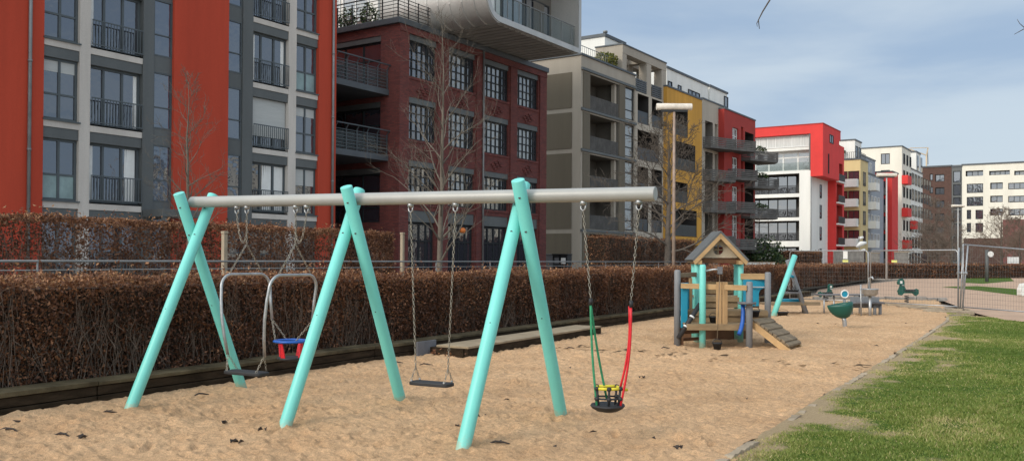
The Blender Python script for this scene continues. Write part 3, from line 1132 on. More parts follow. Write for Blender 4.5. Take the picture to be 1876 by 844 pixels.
def bush(name, label, loc, rx, ry, h, n, leaf, m, seed, group=None):
    r = np.random.default_rng(seed)
    root = thing(name, label, 'shrub', loc, group=group)
    v = r.normal(size=(n, 3)); v /= np.linalg.norm(v, axis=1, keepdims=True)
    lob = 1 + .35 * (vnoise(v[:, 0] * 2.2 + 20, v[:, 1] * 2.2 + v[:, 2] * 2 + 20, seed) - .5) * 2
    rad = (.55 + .45 * r.random(n) ** .5) * lob
    c = v * rad[:, None] * np.array([rx, ry, h * .55]) + np.array([0, 0, h * .5])
    c = c[c[:, 2] > .02]
    n = len(c)
    a = r.normal(size=(n, 3)); a /= np.linalg.norm(a, axis=1, keepdims=True)
    b = r.normal(size=(n, 3)); b -= a * (a * b).sum(1, keepdims=True); b /= np.linalg.norm(b, axis=1, keepdims=True)
    ln = leaf * (.6 + .8 * r.random((n, 1)))
    q = np.stack([c - a * ln * .5, c + b * ln * .3, c + a * ln * .5, c - b * ln * .3], 1).reshape(-1, 3)
    raw_mesh('foliage', q, 4, M[m], root, r.random(n))
    s = MB()
    for k in range(9):
        an = k * 2.4
        s.tube([(0, 0, 0), (rx * .3 * math.cos(an), ry * .3 * math.sin(an), h * .4), (rx * .55 * math.cos(an), ry * .55 * math.sin(an), h * .75)], [.03, .02, .01], 4)
    s.build('stem', M['twig'], root, off=(0, 0, 0))
    return root
# ------------------------------------------------------------------ building kit
class Face:
    """a facade plane: 'X' looks along +X from x = pos (runs along Y), 'Y' looks along -Y from y = pos (runs along X)"""

    def __init__(s, kind, pos):
        s.k, s.pos = kind, pos
        s.rz = 0 if kind == 'X' else -PI / 2

    def P(s, n, u, z):
        return (s.pos + n, u, z) if s.k == 'X' else (u, s.pos - n, z)

    def box(s, mb, n0, n1, u0, u1, z0, z1):
        a = s.P(n0, u0, z0); b = s.P(n1, u1, z1)
        mb.box(min(a[0], b[0]), max(a[0], b[0]), min(a[1], b[1]), max(a[1], b[1]), min(a[2], b[2]), max(a[2], b[2]))
        return mb

    def quad(s, mb, pts):
        q = [s.P(*p) for p in pts]
        if s.k == 'Y':
            pass
        mb.add(q, [(0, 1, 2, 3)])

    def wall(s, mb, u0, u1, z0, z1, holes=(), depth=.25, back=None):
        """wall skin with openings; every opening gets reveals, and a back plate (own builder) at its depth"""
        us = sorted({u0, u1, *[h[0] for h in holes], *[h[1] for h in holes]})
        zs = sorted({z0, z1, *[h[2] for h in holes], *[h[3] for h in holes]})
        us = [u for u in us if u0 <= u <= u1]
        zs = [z for z in zs if z0 <= z <= z1]
        for ua, ub in zip(us[:-1], us[1:]):
            for za, zb in zip(zs[:-1], zs[1:]):
                um, zm = (ua + ub) / 2, (za + zb) / 2
                if any(h[0] < um < h[1] and h[2] < zm < h[3] for h in holes):
                    continue
                s.quad(mb, [(0, ua, za), (0, ub, za), (0, ub, zb), (0, ua, zb)])
        for h in holes:
            ua, ub, za, zb = h[:4]
            d = h[4] if len(h) > 4 else depth
            rv = back if (back is not None and d > 1) else mb  # deep recesses take the dark back material, shade put into the colour
            s.quad(rv, [(0, ua, za), (-d, ua, za), (-d, ua, zb), (0, ua, zb)])
            s.quad(rv, [(-d, ub, za), (0, ub, za), (0, ub, zb), (-d, ub, zb)])
            s.quad(rv, [(0, ua, za), (0, ub, za), (-d, ub, za), (-d, ua, za)])
            s.quad(rv, [(-d, ua, zb), (-d, ub, zb), (0, ub, zb), (0, ua, zb)])
            bb = back if back is not None else mb
            s.quad(bb, [(-d, ua, za), (-d, ub, za), (-d, ub, zb), (-d, ua, zb)])


def shell(mb, x0, x1, y0, y1, z0, z1, skip=('+X',)):
    """closed sides of a block except the skipped faces"""
    if '+X' not in skip: mb.quad((x1, y0, z0), (x1, y1, z0), (x1, y1, z1), (x1, y0, z1))
    if '-X' not in skip: mb.quad((x0, y1, z0), (x0, y0, z0), (x0, y0, z1), (x0, y1, z1))
    if '-Y' not in skip: mb.quad((x0, y0, z0), (x1, y0, z0), (x1, y0, z1), (x0, y0, z1))
    if '+Y' not in skip: mb.quad((x1, y1, z0), (x0, y1, z0), (x0, y1, z1), (x1, y1, z1))
    mb.quad((x0, y0, z1), (x1, y0, z1), (x1, y1, z1), (x0, y1, z1))


_wc = {}


def window_meshes(w, h, cols, rows, fw, glass, framem):
    """facing +X, lower corner at the origin, width along +Y; frame and pane meshes"""
    key = (round(w, 2), round(h, 2), tuple(cols), tuple(rows), fw, glass, framem)
    if key in _wc: return _wc[key]
    f = MB()
    f.box(-.05, .03, 0, fw, 0, h); f.box(-.05, .03, w - fw, w, 0, h)
    f.box(-.05, .03, fw, w - fw, 0, fw); f.box(-.05, .03, fw, w - fw, h - fw, h)
    cu = [0] + [c * w for c in cols] + [w]
    rz = [0] + [c * h for c in rows] + [h]
    for c in cu[1:-1]:
        f.box(-.05, .025, c - fw / 2, c + fw / 2, fw, h - fw)
    for z in rz[1:-1]:
        for a, b in zip(cu[:-1], cu[1:]):
            f.box(-.05, .02, a + fw / 2 + .001, b - fw / 2 - .001, z - fw * .4, z + fw * .4)
    p = MB()
    rd = random.Random(hash(key) & 0xffff)
    for a, b in zip(cu[:-1], cu[1:]):
        for c, d in zip(rz[:-1], rz[1:]):
            tx, ty = rd.uniform(-.006, .006), rd.uniform(-.006, .006)
            m = 0.012
            p.add([(-.02 - tx - ty, a + m, c + m), (-.02 + tx - ty, b - m, c + m), (-.02 + tx + ty, b - m, d - m), (-.02 - tx + ty, a + m, d - m)], [(0, 1, 2, 3)])
    r = (f.mesh('window', M[framem]), p.mesh('pane', M[glass]))
    _wc[key] = r
    return r


def window(root, face, u, z, w, h, cols=(.5,), rows=(), fw=.07, n=-.16, glass='glass', framem='dark_frame', sill=None):
    fm, pm = window_meshes(w, h, cols, rows, fw, glass, framem)
    p = face.P(n, u, z)
    o = inst('window', fm, root, p, face.rz)
    c = bpy.data.objects.new('pane', pm)
    COL.objects.link(c); c.parent = o
    c['_o'] = [0., 0., 0.]
    if sill:
        s = MB().box(-.0 , .22, -.04, w + .04, -.05, -.002)
        k = bpy.data.objects.new('sill', s.mesh('sill', M[sill]))
        COL.objects.link(k); k.parent = o
    return o


_rc = {}


def rail_mesh(w, h, sp, m, bar=.022, slats=False, flat_=.035):
    key = (round(w, 2), h, sp, m, bar, slats)
    if key in _rc: return _rc[key]
    s = MB()
    s.box(-.02, .02, 0, w, h - .04, h)
    if slats:
        k = int(h / sp)
        for i in range(k):
            s.box(-.012, .012, .03, w - .03, .03 + i * sp, .03 + i * sp + bar)
        for yy in (0, w / 2 - .02, w - .04):
            s.box(-.03, -.013, yy, yy + .04, 0, h - .041)
    else:
        s.box(-.015, .015, 0, w, .04, .08)
        k = max(2, int(w / sp))
        for i in range(k + 1):
            yy = (w - bar) * i / k
            s.box(-.01, .01, yy, yy + bar, .081, h - .041)
    me = s.mesh('balcony_railing', M[m])
    _rc[key] = me
    return me


def railing(root, face, u, z, w, h=1.0, n=.05, sp=.12, m='black_metal', bar=.022, slats=False, name='balcony_railing'):
    return inst(name, rail_mesh(w, h, sp, m, bar, slats), root, face.P(n, u, z), face.rz)


def simple(mb, name, m, root):
    return mb.build(name, M[m], root)
# ------------------------------------------------------------------ orange-red apartment building (left)
X0 = -30.5
FX = Face('X', X0)
U = lambda px: uX(px, X0)
rb = thing('apartment_building', 'orange-red apartment building with pale window frames and grey piers at the left edge', 'building', (X0, U(-60), .45))
yA = U(-60); yZ = U(612)
ZT = 17.2
body = MB()
shell(body, X0 - 12, X0 - .42, yA, yZ - .05, .45, ZT, skip=())
simple(body, 'core', 'darkinner', rb)
for (pa, pb, n) in ((-60, 75, .06), (313, 413, .10), (580, 612, .06)):
    s = MB(); FX.box(s, -.6 if pb != 612 else -12, n, U(pa), U(pb), .45, ZT + .1)
    s.build('render_panel', M['red'], rb, bevel=.01)
FLO = [.85, 3.6, 6.4, 9.2, 12.0, 14.8]
for (ua, ub, kind) in ((75, 142, 'A'), (162, 258, 'B'), (460, 526, 'B2'), (540, 580, 'A2')):
    a, b = U(ua), U(ub)
    for i, z in enumerate(FLO):
        nxt = FLO[i + 1] if i + 1 < len(FLO) else ZT
        s = MB(); FX.box(s, -.4, 0, a + .002, b - .002, z - .27, z - .002)
        s.build('floor_band', M['pale'], rb)
        s = MB(); FX.box(s, -.4, -.03, a + .003, b - .003, nxt - .27 - .38, nxt - .272)
        s.build('shutter_box', M['steelgrey'], rb, bevel=.01)
        h = nxt - .27 - .38 - z
        if kind[0] == 'A':
            low_frost = (kind == 'A' and i == 1) or (kind == 'A2' and i == 3)
            o = window(rb, FX, a + .004, z, b - a - .008, h, (.5,), (.42,), .085, -.16, 'glass', 'anthracite', 'anthracite')
            if (kind, i) in (('A', 2), ('A2', 1), ('A2', 2), ('A', 4)):
                f = MB().box(-.018, -.006, .06, b - a - .07, h * {2: .78, 1: .62, 4: .7}[i], h - .06)
                f.build('window_blind', M['shutter'], o, off=(0, 0, 0))
            if low_frost:
                for k in (0, 1):
                    w_ = (b - a) / 2
                    f = MB().box(-.018, -.008, .05 + k * w_, w_ * (k + 1) - .05, .06, h * .42 - .04)
                    fo = f.build('frosted_panel', M['frosted'], o, off=(0, 0, 0))
        else:
            o = window(rb, FX, a + .004, z, b - a - .008, h, (.30, .66), (), .085, -.22, 'glass', 'anthracite', 'anthracite')
            railing(rb, FX, a + .03, z + .03, b - a - .06, .95, .06, .115, 'anthracite', .022)
            if kind == 'B2' and i == 2:
                f = MB().box(.032, .045, .03, b - a - .04, .5, h - .01)
                sh = f.build('roller_blind', M['shutter'], o, off=(0, 0, 0))
            cur_ = {('B', 1): ((.72, .93), (.05, .12)), ('B', 3): ((.04, .11),), ('B2', 1): ((.36, .62), (.70, .95)), ('B2', 3): ((.05, .14), (.86, .95)), ('B', 2): ((.88, .95),)}.get((kind, i))
            if cur_:
                for (ya, yb) in cur_:
                    f = MB()
                    n_ = 10
                    for q in range(n_):
                        t0 = (ya + (yb - ya) * q / n_) * (b - a); t1 = (ya + (yb - ya) * (q + 1) / n_) * (b - a)
                        x0_ = -.017 + (.008 if q % 2 else 0); x1_ = -.017 + (0 if q % 2 else .008)
                        f.quad((x0_, t0, .09), (x1_, t1, .09), (x1_, t1, h - .09), (x0_, t0, h - .09))
                    f.build('curtain', M['white_pl'], o, off=(0, 0, 0))
for (pa, pb, m, n) in ((142, 162, 'pale', .012), (526, 540, 'pale', .012), (258, 278, 'steelgrey', .03), (441, 460, 'steelgrey', .03)):
    s = MB(); FX.box(s, -.4, n, U(pa), U(pb), .45, ZT)
    s.build('pier', M[m], rb, bevel=.008)
for (pa, pb) in ((278, 313), (413, 441)):
    a, b = U(pa), U(pb)
    for i, z in enumerate(FLO):
        nxt = FLO[i + 1] if i + 1 < len(FLO) else ZT
        window(rb, FX, a + .003, z + .18, b - a - .006, nxt - z - .62, (), (.38,), .055, -.06, 'glass_blue', 'anthracite')
        s = MB(); FX.box(s, -.4, -.04, a + .002, b - .002, nxt - .44, nxt + .18)
        s.build('spandrel', M['bluegrey'] if False else M['steelgrey'], rb)
for (px, n) in ((47, .14), (604, .14)):
    yy = U(px)
    s = MB(); s.tube([(X0 + n, yy, .45), (X0 + n, yy, ZT)], .06, 10)
    for z in (2.2, 5.2, 8.2, 11.2, 14.2):
        s.tube([(X0 + n, yy, z), (X0 + n, yy, z + .09)], .072, 10)
    s.build('downpipe', M['zinc'], rb)
s = MB(); FX.box(s, -12, .14, yA, yZ + .03, ZT + .11, ZT + .25); s.build('roof', M['coping'], rb)
# entrance canopies behind the hedge
for (pa, pb, z) in ((258, 330, 3.15), ):
    s = MB(); FX.box(s, .11, 1.3, U(pa), U(pb), z, z + .28); s.build('canopy', M['steelgrey'], rb, bevel=.01)
    s = MB(); FX.box(s, 1.15, 1.27, U(pa) + .05, U(pa) + .2, .45, z - .002); s.build('canopy_post', M['steelgrey'], rb)

# ------------------------------------------------------------------ dark brick building with the metal pod
X1b = -30.0
FB = Face('X', X1b)
UB = lambda px: uX(px, X1b)
yb0 = UB(727.5); yb1 = UB(998)
bb = thing('brick_building', 'dark red brick building with gridded windows under a projecting metal pod', 'building', (X1b, yb0, .45))
ZB = 13.55
cols = [(746.5, 797), (820, 868), (886, 930), (945.5, 984)]
rowz = [(11.02, 13.22), (7.78, 9.98), (4.50, 6.72)]
holes = []
for (pa, pb) in cols:
    for (za, zb) in rowz:
        holes.append((UB(pa), UB(pb), za, zb, .3))
    holes.append((UB(pa), UB(pb), .55, 4.15, .35))
w_ = MB(); back = MB()
FB.wall(w_, yb0, yb1, .45, ZB, holes, back=back)
FY = Face('Y', yb0)
xs = [(uY(636, yb0), uY(704, yb0))]
holesY = [(-35.2, -31.2, 10.2, 13.1, .3), (-35.2, -31.2, 6.85, 9.7, .3), (-35.2, -31.2, 3.5, 6.3, .3), (-35.2, -31.2, .55, 3.1, .3)]
FY.wall(w_, X1b - 9, X1b, .45, ZB, holesY, back=back)
shell(w_, X1b - 9, X1b, yb0, yb1, .45, ZB, skip=('+X', '-Y'))
simple(w_, 'brick_wall', 'brick', bb)
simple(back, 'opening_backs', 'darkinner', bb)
for k, h in enumerate(holesY):
    window(bb, FY, h[0] + .01, h[2] + .01, h[1] - h[0] - .02, h[3] - h[2] - .3, (.33, .66), (.3, .65), .08, -.2, 'glass', 'dark_frame')
    s = MB(); FY.box(s, -.28, -.04, h[0] + .003, h[1] - .003, h[3] - .28, h[3] - .003); s.build('lintel', M['steelgrey'], bb)
for ci, (pa, pb) in enumerate(cols):
    a, b = UB(pa), UB(pb)
    for (za, zb) in rowz:
        s = MB(); FB.box(s, -.28, -.03, a + .003, b - .003, zb - .30, zb - .003); s.build('lintel', M['steelgrey'], bb)
        window(bb, FB, a + .005, za + .005, (b - a) * .73, zb - za - .31, (.25, .5, .75), (.26, .5, .74), .075, -.17, 'glass_light' if ci != 0 else 'glass', 'dark_frame')
        window(bb, FB, a + (b - a) * .735, za + .005, (b - a) * .26, zb - za - .31, (.5,), (.26, .5, .74), .085, -.15, 'glass', 'dark_frame')
        s = MB(); FB.box(s, -.1, .05, a - .06, b + .06, za - .12, za - .003); s.build('sill', M['brick'], bb)
    s = MB(); FB.box(s, -.3, -.04, a + .003, b - .003, 3.55, 4.14); s.build('spandrel', M['steelgrey'], bb)
    window(bb, FB, a + .005, .56, b - a - .01, 2.95, (.25, .5, .75), (.68,), .1, -.2, 'glass', 'dark_frame')
# pilasters and relief patterns
prev = 727.5
edges = [(727.5, 745), (799, 818), (870, 884), (932, 944), (986, 998)]
for (pa, pb) in edges:
    a, b = UB(pa), UB(pb)
    if pa == 727.5: a = yb0
    s = MB(); FB.box(s, .002, .09, a + (.0 if pa != 727.5 else .0), b, .45, ZB - .35); s.build('pilaster', M['brick'], bb)
s = MB(); FB.box(s, .002, .12, yb0, yb1, ZB - .34, ZB - .002); s.build('cornice', M['brick'], bb)
for (pa, pb) in cols:
    c = (UB(pa) + UB(pb)) / 2
    for zc in (10.35, 7.15):
        s = MB()
        for i in range(-2, 3):
            for j in range(-2, 3):
                if abs(i) + abs(j) <= 2 and (i + j) % 2 == 0:
                    FB.box(s, .002, .07, c + (i + .35 * j) * .22 - .13, c + (i + .35 * j) * .22 + .13, zc + j * .13 - .04, zc + j * .13 + .04)
        s.build('brick_relief', M['brick'], bb)
s = MB(); s.tube([(X1b + .17, UB(880), .45), (X1b + .17, UB(880), ZB)], .055, 8); s.build('downpipe', M['zinc'], bb)
s = MB(); s.box(X1b - 9.1, X1b + .2, yb0 - .2, yb1 + .1, ZB + .002, ZB + .30); s.build('coping', M['coping'], bb, bevel=.02)
# balconies bridging the gap beside the left wall
xb_ = -30.62
ya_ = yZ + .12
for z in (9.95, 6.6):
    s = MB(); s.box(-38, xb_, ya_, yb0 - .003, z, z + .30); ba = s.build('balcony', M['coping'], bb, bevel=.01)
    s = MB()
    for k in range(6):
        yy = ya_ + .05 + k * (yb0 - ya_ - .16) / 5
        s.box(xb_ - .08, xb_ - .03, yy, yy + .05, z + .301, z + 1.30)
        s.bar((xb_ - .055, yy + .025, z + 1.30), (xb_ + .10, yy + .025, z + 1.52), .04, .04)
    s.box(xb_ + .05, xb_ + .12, ya_, yb0 - .01, z + 1.50, z + 1.55)
    for q in range(6):
        s.box(xb_ - .065, xb_ - .045, ya_, yb0 - .01, z + .42 + q * .165, z + .45 + q * .165)
    s.build('railing', M['coping'], ba)
    s = MB(); s.box(xb_ - .10, xb_ - .085, ya_ + .05, yb0 - .05, z + .34, z + 1.2); s.build('glass_panel', M['clear_glass'], ba)
# a near-black wall closes the gap, shade put into its colour
s = MB(); s.box(-38.6, -38.2, yZ + .002, yb0, .45, 13.0); s.build('gap_shade_wall', M['darkinner'], bb)
# terrace railing and penthouse
zt = ZB + .302
s = MB()
y0r, y1r = yb0 - .05, yb0 + 2.6
for q in range(6):
    z = zt + .15 + q * .18
    s.box(-38, -30.05, y0r, y0r + .025, z, z + .03)
    s.box(-30.08, -30.05, y0r + .03, y1r, z, z + .03)
for k in range(8):
    xx = -37.5 + k * 1.06
    s.box(xx, xx + .05, y0r + .03, y0r + .08, zt, zt + 1.12)
for k in range(4):
    yy = y0r + .1 + k * .8
    s.box(-30.13, -30.085, yy, yy + .05, zt, zt + 1.12)
s.box(-38, -30.03, y0r - .02, y0r + .05, zt + 1.22, zt + 1.27)
s.build('roof_railing', M['black_metal'], bb)
s = MB(); s.box(-38.9, -33.6, yb0 + 2.4, yb1 - .5, zt, 19.5); s.build('penthouse', M['white'], bb)
for (xa, xb) in ((-38, -36.4), (-36.2, -34.2)):
    window(bb, Face('Y', yb0 + 2.4), xa, zt + .1, xb - xa, 2.4, (.5,), (), .08, .06, 'glass_light', 'white_pl')
# pod
py0, py1, pz0, pz1, pr = 37.35, 47.2, 13.95, 20.5, 1.25
prof = []
for i in range(9):
    an = PI + (PI / 2) * i / 8
    prof.append((py0 + pr + pr * math.cos(an), pz0 + pr + pr * math.sin(an)))
for i in range(9):
    an = 1.5 * PI + (PI / 2) * i / 8
    prof.append((py1 - .25 + .25 * math.cos(an), pz0 + .25 + .25 * math.sin(an)))
prof += [(py1, pz1), (py0, pz1)]
n = len(prof)
cy, cz = (py0 + py1) / 2, (pz0 + pz1) / 2
t = .30
inn = []
for (y, z) in prof:
    inn.append((min(max(y, py0 + t), py1 - t) if not (y < py0 + pr and z < pz0 + pr) else py0 + pr + (y - py0 - pr) * (pr - t) / pr,
                min(max(z, pz0 + t), pz1 - t) if not (y < py0 + pr and z < pz0 + pr) else pz0 + pr + (z - pz0 - pr) * (pr - t) / pr))
xa, xb, xg = -35.5, -26.35, -28.3
po = MB()
va = [(xa, y, z) for (y, z) in prof]; vb = [(xb, y, z) for (y, z) in prof]
vi = [(xb, y, z) for (y, z) in inn]; vg = [(xg, y, z) for (y, z) in inn]
po.add(va + vb, [(i, (i + 1) % n, n + (i + 1) % n, n + i) for i in range(n)], True)
po.add(vb + vi, [(i, (i + 1) % n, n + (i + 1) % n, n + i) for i in range(n)])
po.add(vi + vg, [(i, (i + 1) % n, n + (i + 1) % n, n + i) for i in range(n)], True)
pod = simple(po, 'metal_pod', 'alu', bb)
s = MB(); s.add([(xg, y, z) for (y, z) in inn], [tuple(range(n))]); s.build('recess_wall', M['inner'], pod)
# standing seams round the shell and soffit boards below
s = MB()
for k in range(12):
    x = xa + .5 + k * .78
    ring0 = [(x, y, z) for (y, z) in prof[:9]]
    for p, q in zip(([(x, py0, pz1)] + ring0)[:-1], ([(x, py0, pz1)] + ring0)[1:]):
        s.bar(p, q, .05, .11)
s.build('seam', M['alu'], pod)
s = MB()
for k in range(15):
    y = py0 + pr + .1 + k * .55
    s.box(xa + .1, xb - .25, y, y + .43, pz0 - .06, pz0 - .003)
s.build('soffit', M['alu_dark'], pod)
FP = Face('X', xg)
for k, (ya, yb) in enumerate(((py0 + 1.2, py0 + 4.0), (py0 + 4.2, py0 + 6.4), (py0 + 6.6, py1 - .6))):
    window(bb, FP, ya, pz0 + .5, yb - ya, 2.5, (.5,), (), .09, .04, 'glass' if k != 1 else 'glass_light', 'black_metal')
for (ya, yb, m) in ((py0 + 2.9, py0 + 3.9, 'white_pl'), (py0 + 7.4, py0 + 8.6, 'inner')):
    s = MB()
    for q in range(12):
        w0 = ya + (yb - ya) * q / 12; w1 = ya + (yb - ya) * (q + 1) / 12
        s.quad((xg + .09 + .03 * (q % 2), w0, pz0 + .55), (xg + .12 - .03 * (q % 2), w1, pz0 + .55), (xg + .12 - .03 * (q % 2), w1, pz0 + 2.9), (xg + .09 + .03 * (q % 2), w0, pz0 + 2.9))
    s.build('curtain', M[m], pod)
s = MB()
s.box(xb - .22, xb - .19, py0 + .95, py1 - .5, pz0 + .44, pz0 + 1.5)
s.build('glass_balustrade', M['clear_glass'], pod)
s = MB()
for k in range(8):
    y = py0 + 1.0 + k * 1.13
    s.box(xb - .185, xb - .15, y, y + .04, pz0 + .43, pz0 + 1.55)
s.box(xb - .24, xb - .17, py0 + .95, py1 - .45, pz0 + 1.551, pz0 + 1.59)
s.build('balustrade_post', M['zinc'], pod)
# terrace plants
for (px, sd) in ((632, 1), (672, 2)):
    bush('terrace_plant', 'small green potted bush behind the roof railing, the %s one' % ('left' if sd == 1 else 'right'), (uY(px, yb0 + .9), yb0 + .9, zt), .5, .5, 1.25, 380, .16, 'leaf_green', sd, 'plants on the brick building terrace')
# bins in the gap by the brick corner
for k, px in enumerate((1012, 1024, 1036)):
    yy = 53.6
    xx = uY(px, yy)
    bn = thing('waste_bin', ('leftmost of the three bins by the corner of the brick building', 'middle one of the three bins by the corner of the brick building', 'rightmost of the three bins beside the taupe building')[k], 'bin', (xx, yy, .45), group='bins beside the brick building')
    s = MB(); s.prism([(-.27, 0), (.27, 0), (.32, 1.5), (-.32, 1.5)], -.3, .3, 1); s.build('bin_body', M['greyboard'] if k == 0 else M['black_metal'], bn, off=(0, 0, 0), bevel=.03)
    MB().box(-.36, .36, -.36, .34, 1.503, 1.58).build('lid', M['black_metal'] if k else M['zinc'], bn, off=(0, 0, 0), bevel=.02)
    MB().box(-.18, .18, -.313, -.302, .9, 1.3).build('sticker', M['white_pl'] if k == 2 else M['greyboard'], bn, off=(0, 0, 0))
# ------------------------------------------------------------------ taupe building with beige loggias
XG = -31.6
FG = Face('X', XG)
UG = lambda px: uX(px, XG)
yg0 = UG(1063); yg1 = UG(1219.5); ym = UG(1146)
FL = [.9, 3.85, 6.75, 9.65, 12.6, 15.5]
tb_ = thing('apartment_building', 'taupe panelled apartment building with stacked loggias and roof terrace', 'building', (XG, yg0, .45))
ZP = 16.35
holes = []
la, lb = UG(1079), UG(1132.5)
sa_, sb_ = UG(1143.5), UG(1161)
for i in range(5):
    holes.append((la, lb, FL[i] + .02, FL[i + 1] - .32, 2.0))
    holes.append((sa_, sb_, FL[i] + .10, FL[i + 1] - .25, .25))
w_ = MB(); bk = MB()
yw = UG(1163)
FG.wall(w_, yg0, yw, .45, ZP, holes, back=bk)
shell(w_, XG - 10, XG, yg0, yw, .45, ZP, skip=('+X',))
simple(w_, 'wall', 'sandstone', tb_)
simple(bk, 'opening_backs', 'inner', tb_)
FGy = Face('Y', yg0)
for i in range(5):
    for (xa_, xb_) in ((XG - 9.5, XG - 5.4), (XG - 5.3, XG - .75)):
        for (qa, qb) in ((xa_, (xa_ + xb_) / 2 - .01), ((xa_ + xb_) / 2 + .01, xb_)):
            s = MB(); FGy.box(s, .004, .05, qa, qb, FL[i] + .02, FL[i + 1] - .32); s.build('cladding_panel', M['taupe'], tb_)
    s = MB(); FG.box(s, .003, .05, yg0 + .25, la - .02, FL[i] + .02, FL[i + 1] - .3); s.build('cladding_panel', M['taupe'], tb_)
    s = MB(); FG.box(s, .003, .05, lb + .02, sa_ - .02, FL[i] + .02, FL[i + 1] - .3); s.build('cladding_panel', M['taupe'], tb_)
    s = MB(); FG.box(s, .002, .14, yg0 - .03, yw, FL[i + 1] - .2, FL[i + 1] - .02); s.build('floor_band', M['steelgrey'], tb_)
    railing(tb_, FG, la + .03, FL[i] + .03, lb - la - .06, 1.02, -.05, .11, 'slat', .06)
    window(tb_, FG, la + .1, FL[i] + .1, (lb - la) * .42, 2.2, (.5,), (), .08, -1.9, 'glass', 'dark_frame')
    s = MB(); FG.box(s, -.5, -.2, lb - .35, lb - .05, FL[i] + .03, FL[i + 1] - .33); s.build('pier', M['beige'], tb_)
    window(tb_, FG, sa_ + .005, FL[i] + .11, sb_ - sa_ - .01, FL[i + 1] - FL[i] - .37, (), (.3, .66), .09, -.12, 'glass_light', 'dark_frame')
s = MB(); s.box(XG - 10.1, XG + .1, yg0 - .1, yw, ZP + .002, ZP + .14); s.build('coping', M['coping'], tb_)
railing(tb_, Face('X', XG), yg0, ZP + .142, 6.3, .75, -.4, .3, 'zinc', .02)
railing(tb_, Face('Y', yg0), XG - 6, ZP + .142, 5.6, .75, -.4, .3, 'zinc', .02)
# penthouse
xh = -34.1
ph0, ph1 = uX(1106, xh), uX(1136, xh) + .6
zp = zX(60, 1106, xh)
s = MB(); s.box(xh - 6, xh, ph0, ph1 + .2, ZP + .15, zp - .25); pe = s.build('penthouse', M['white'], tb_)
s = MB(); s.box(xh - 6.1, xh + .1, ph0 - .1, ph1 + .2, zp - .248, zp); s.build('penthouse_roof', M['coping'], pe)
s = MB(); s.tube([(xh - 1, ph0 + 2, zp), (xh - 1, ph0 + 2, zp + .6)], .12, 8); s.tube([(xh - 1, ph0 + 2, zp + .6), (xh - 1, ph0 + 2, zp + .75)], .2, 8); s.build('chimney', M['zinc'], pe)
window(tb_, Face('X', xh), ph0 + .3, ZP + .25, 1.5, 2.3, (), (), .09, .06, 'glass', 'dark_frame')
bush('terrace_bush', 'yellow-green round bush on the roof terrace of the taupe building', (XG - .9, uX(1109, XG - .9), ZP + .1), .8, 1.1, 1.15, 800, .2, 'leaf_yellow', 9)

# beige loggia section with open roof frame
gb_ = thing('apartment_building', 'beige loggia building with an open roof pergola above grey balustrades', 'building', (XG, yw, .45))
w_ = MB(); bk = MB(); holes = []
l1 = (UG(1167), UG(1187)); l2 = (UG(1193), UG(1212)); lw = (UG(1167), UG(1206))
zt_ = 15.2
for i in range(5):
    if i == 3:
        holes.append((lw[0], lw[1], FL[i] + .1, FL[i + 1] - .45, 1.8))
    else:
        holes.append((*l1, FL[i] + .1, FL[i + 1] - .45, 1.8)); holes.append((*l2, FL[i] + .1, FL[i + 1] - .45, 1.8))
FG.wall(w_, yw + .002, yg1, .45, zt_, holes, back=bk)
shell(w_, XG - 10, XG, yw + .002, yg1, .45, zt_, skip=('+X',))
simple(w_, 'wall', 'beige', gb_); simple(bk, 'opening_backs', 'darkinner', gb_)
for h in holes:
    railing(gb_, FG, h[0] + .02, h[2] + .01, h[1] - h[0] - .04, 1.0, -.06, .1, 'coping', .07)
    window(gb_, FG, h[0] + .1, h[2] + .05, (h[1] - h[0]) * .6, 2.05, (.5,), (), .08, -1.7, 'glass', 'dark_frame')
# pergola
zr = 18.55
yp0 = UG(1139)
for (ya, yb) in ((yp0, yp0 + .75), (UG(1183.5), UG(1192)), (UG(1211), yg1 - .01)):
    for xx in (XG - .02, XG - 1.7):
        s = MB(); s.box(xx - .7, xx, ya, yb, zt_ + (.002 if ya > yw else 1.2), zr - .75); s.build('pergola_post', M['sandstone'], gb_)
s = MB(); s.box(XG - .77, XG + .0, yp0, yg1 - .01, zr - .748, zr - .1); s.build('pergola_beam', M['sandstone'], gb_)
s = MB(); s.box(XG - 2.4, XG - 1.7, yp0, yg1 - .01, zr - .748, zr - .1); s.build('pergola_beam', M['sandstone'], gb_)
for ya in (yp0 + .01, UG(1184), yg1 - .8):
    s = MB(); s.box(XG - 1.698, XG - .772, ya, ya + .7, zr - .7, zr - .12); s.build('pergola_beam', M['sandstone'], gb_)
s = MB(); s.box(XG - 4.45, XG + .08, yp0 - .05, yg1, zr - .098, zr); s.build('pergola_roof_edge', M['coping'], gb_) if False else None
s = MB()
s.box(XG - .85, XG + .06, yp0 - .06, yg1, zr - .098, zr); s.box(XG - 2.45, XG - 1.65, yp0 - .06, yg1, zr - .098, zr); s.box(XG - 1.648, XG - .852, yp0 - .06, yp0 + .75, zr - .098, zr)
s.build('coping', M['coping'], gb_)
for (ya, yb) in ((yw, UG(1183)), (UG(1192.5), UG(1210.5))):
    s = MB()
    for q in range(6):
        FG.box(s, -.1, .02, ya, yb, zt_ + .05 + q * .17, zt_ + .05 + q * .17 + .11)
    s.build('balustrade', M['coping'], gb_)
s = MB(); s.box(XG - 9.5, XG - 4.5, yw + .4, yg1 - .2, zt_ + .002, 18.0); s.build('roof_storey', M['white'], gb_)
for ya in (yw + .8, yw + 3.6):
    window(gb_, Face('X', XG - 4.5), ya, zt_ + .2, 2.3, 2.3, (.5,), (), .09, .06, 'glass', 'dark_frame')

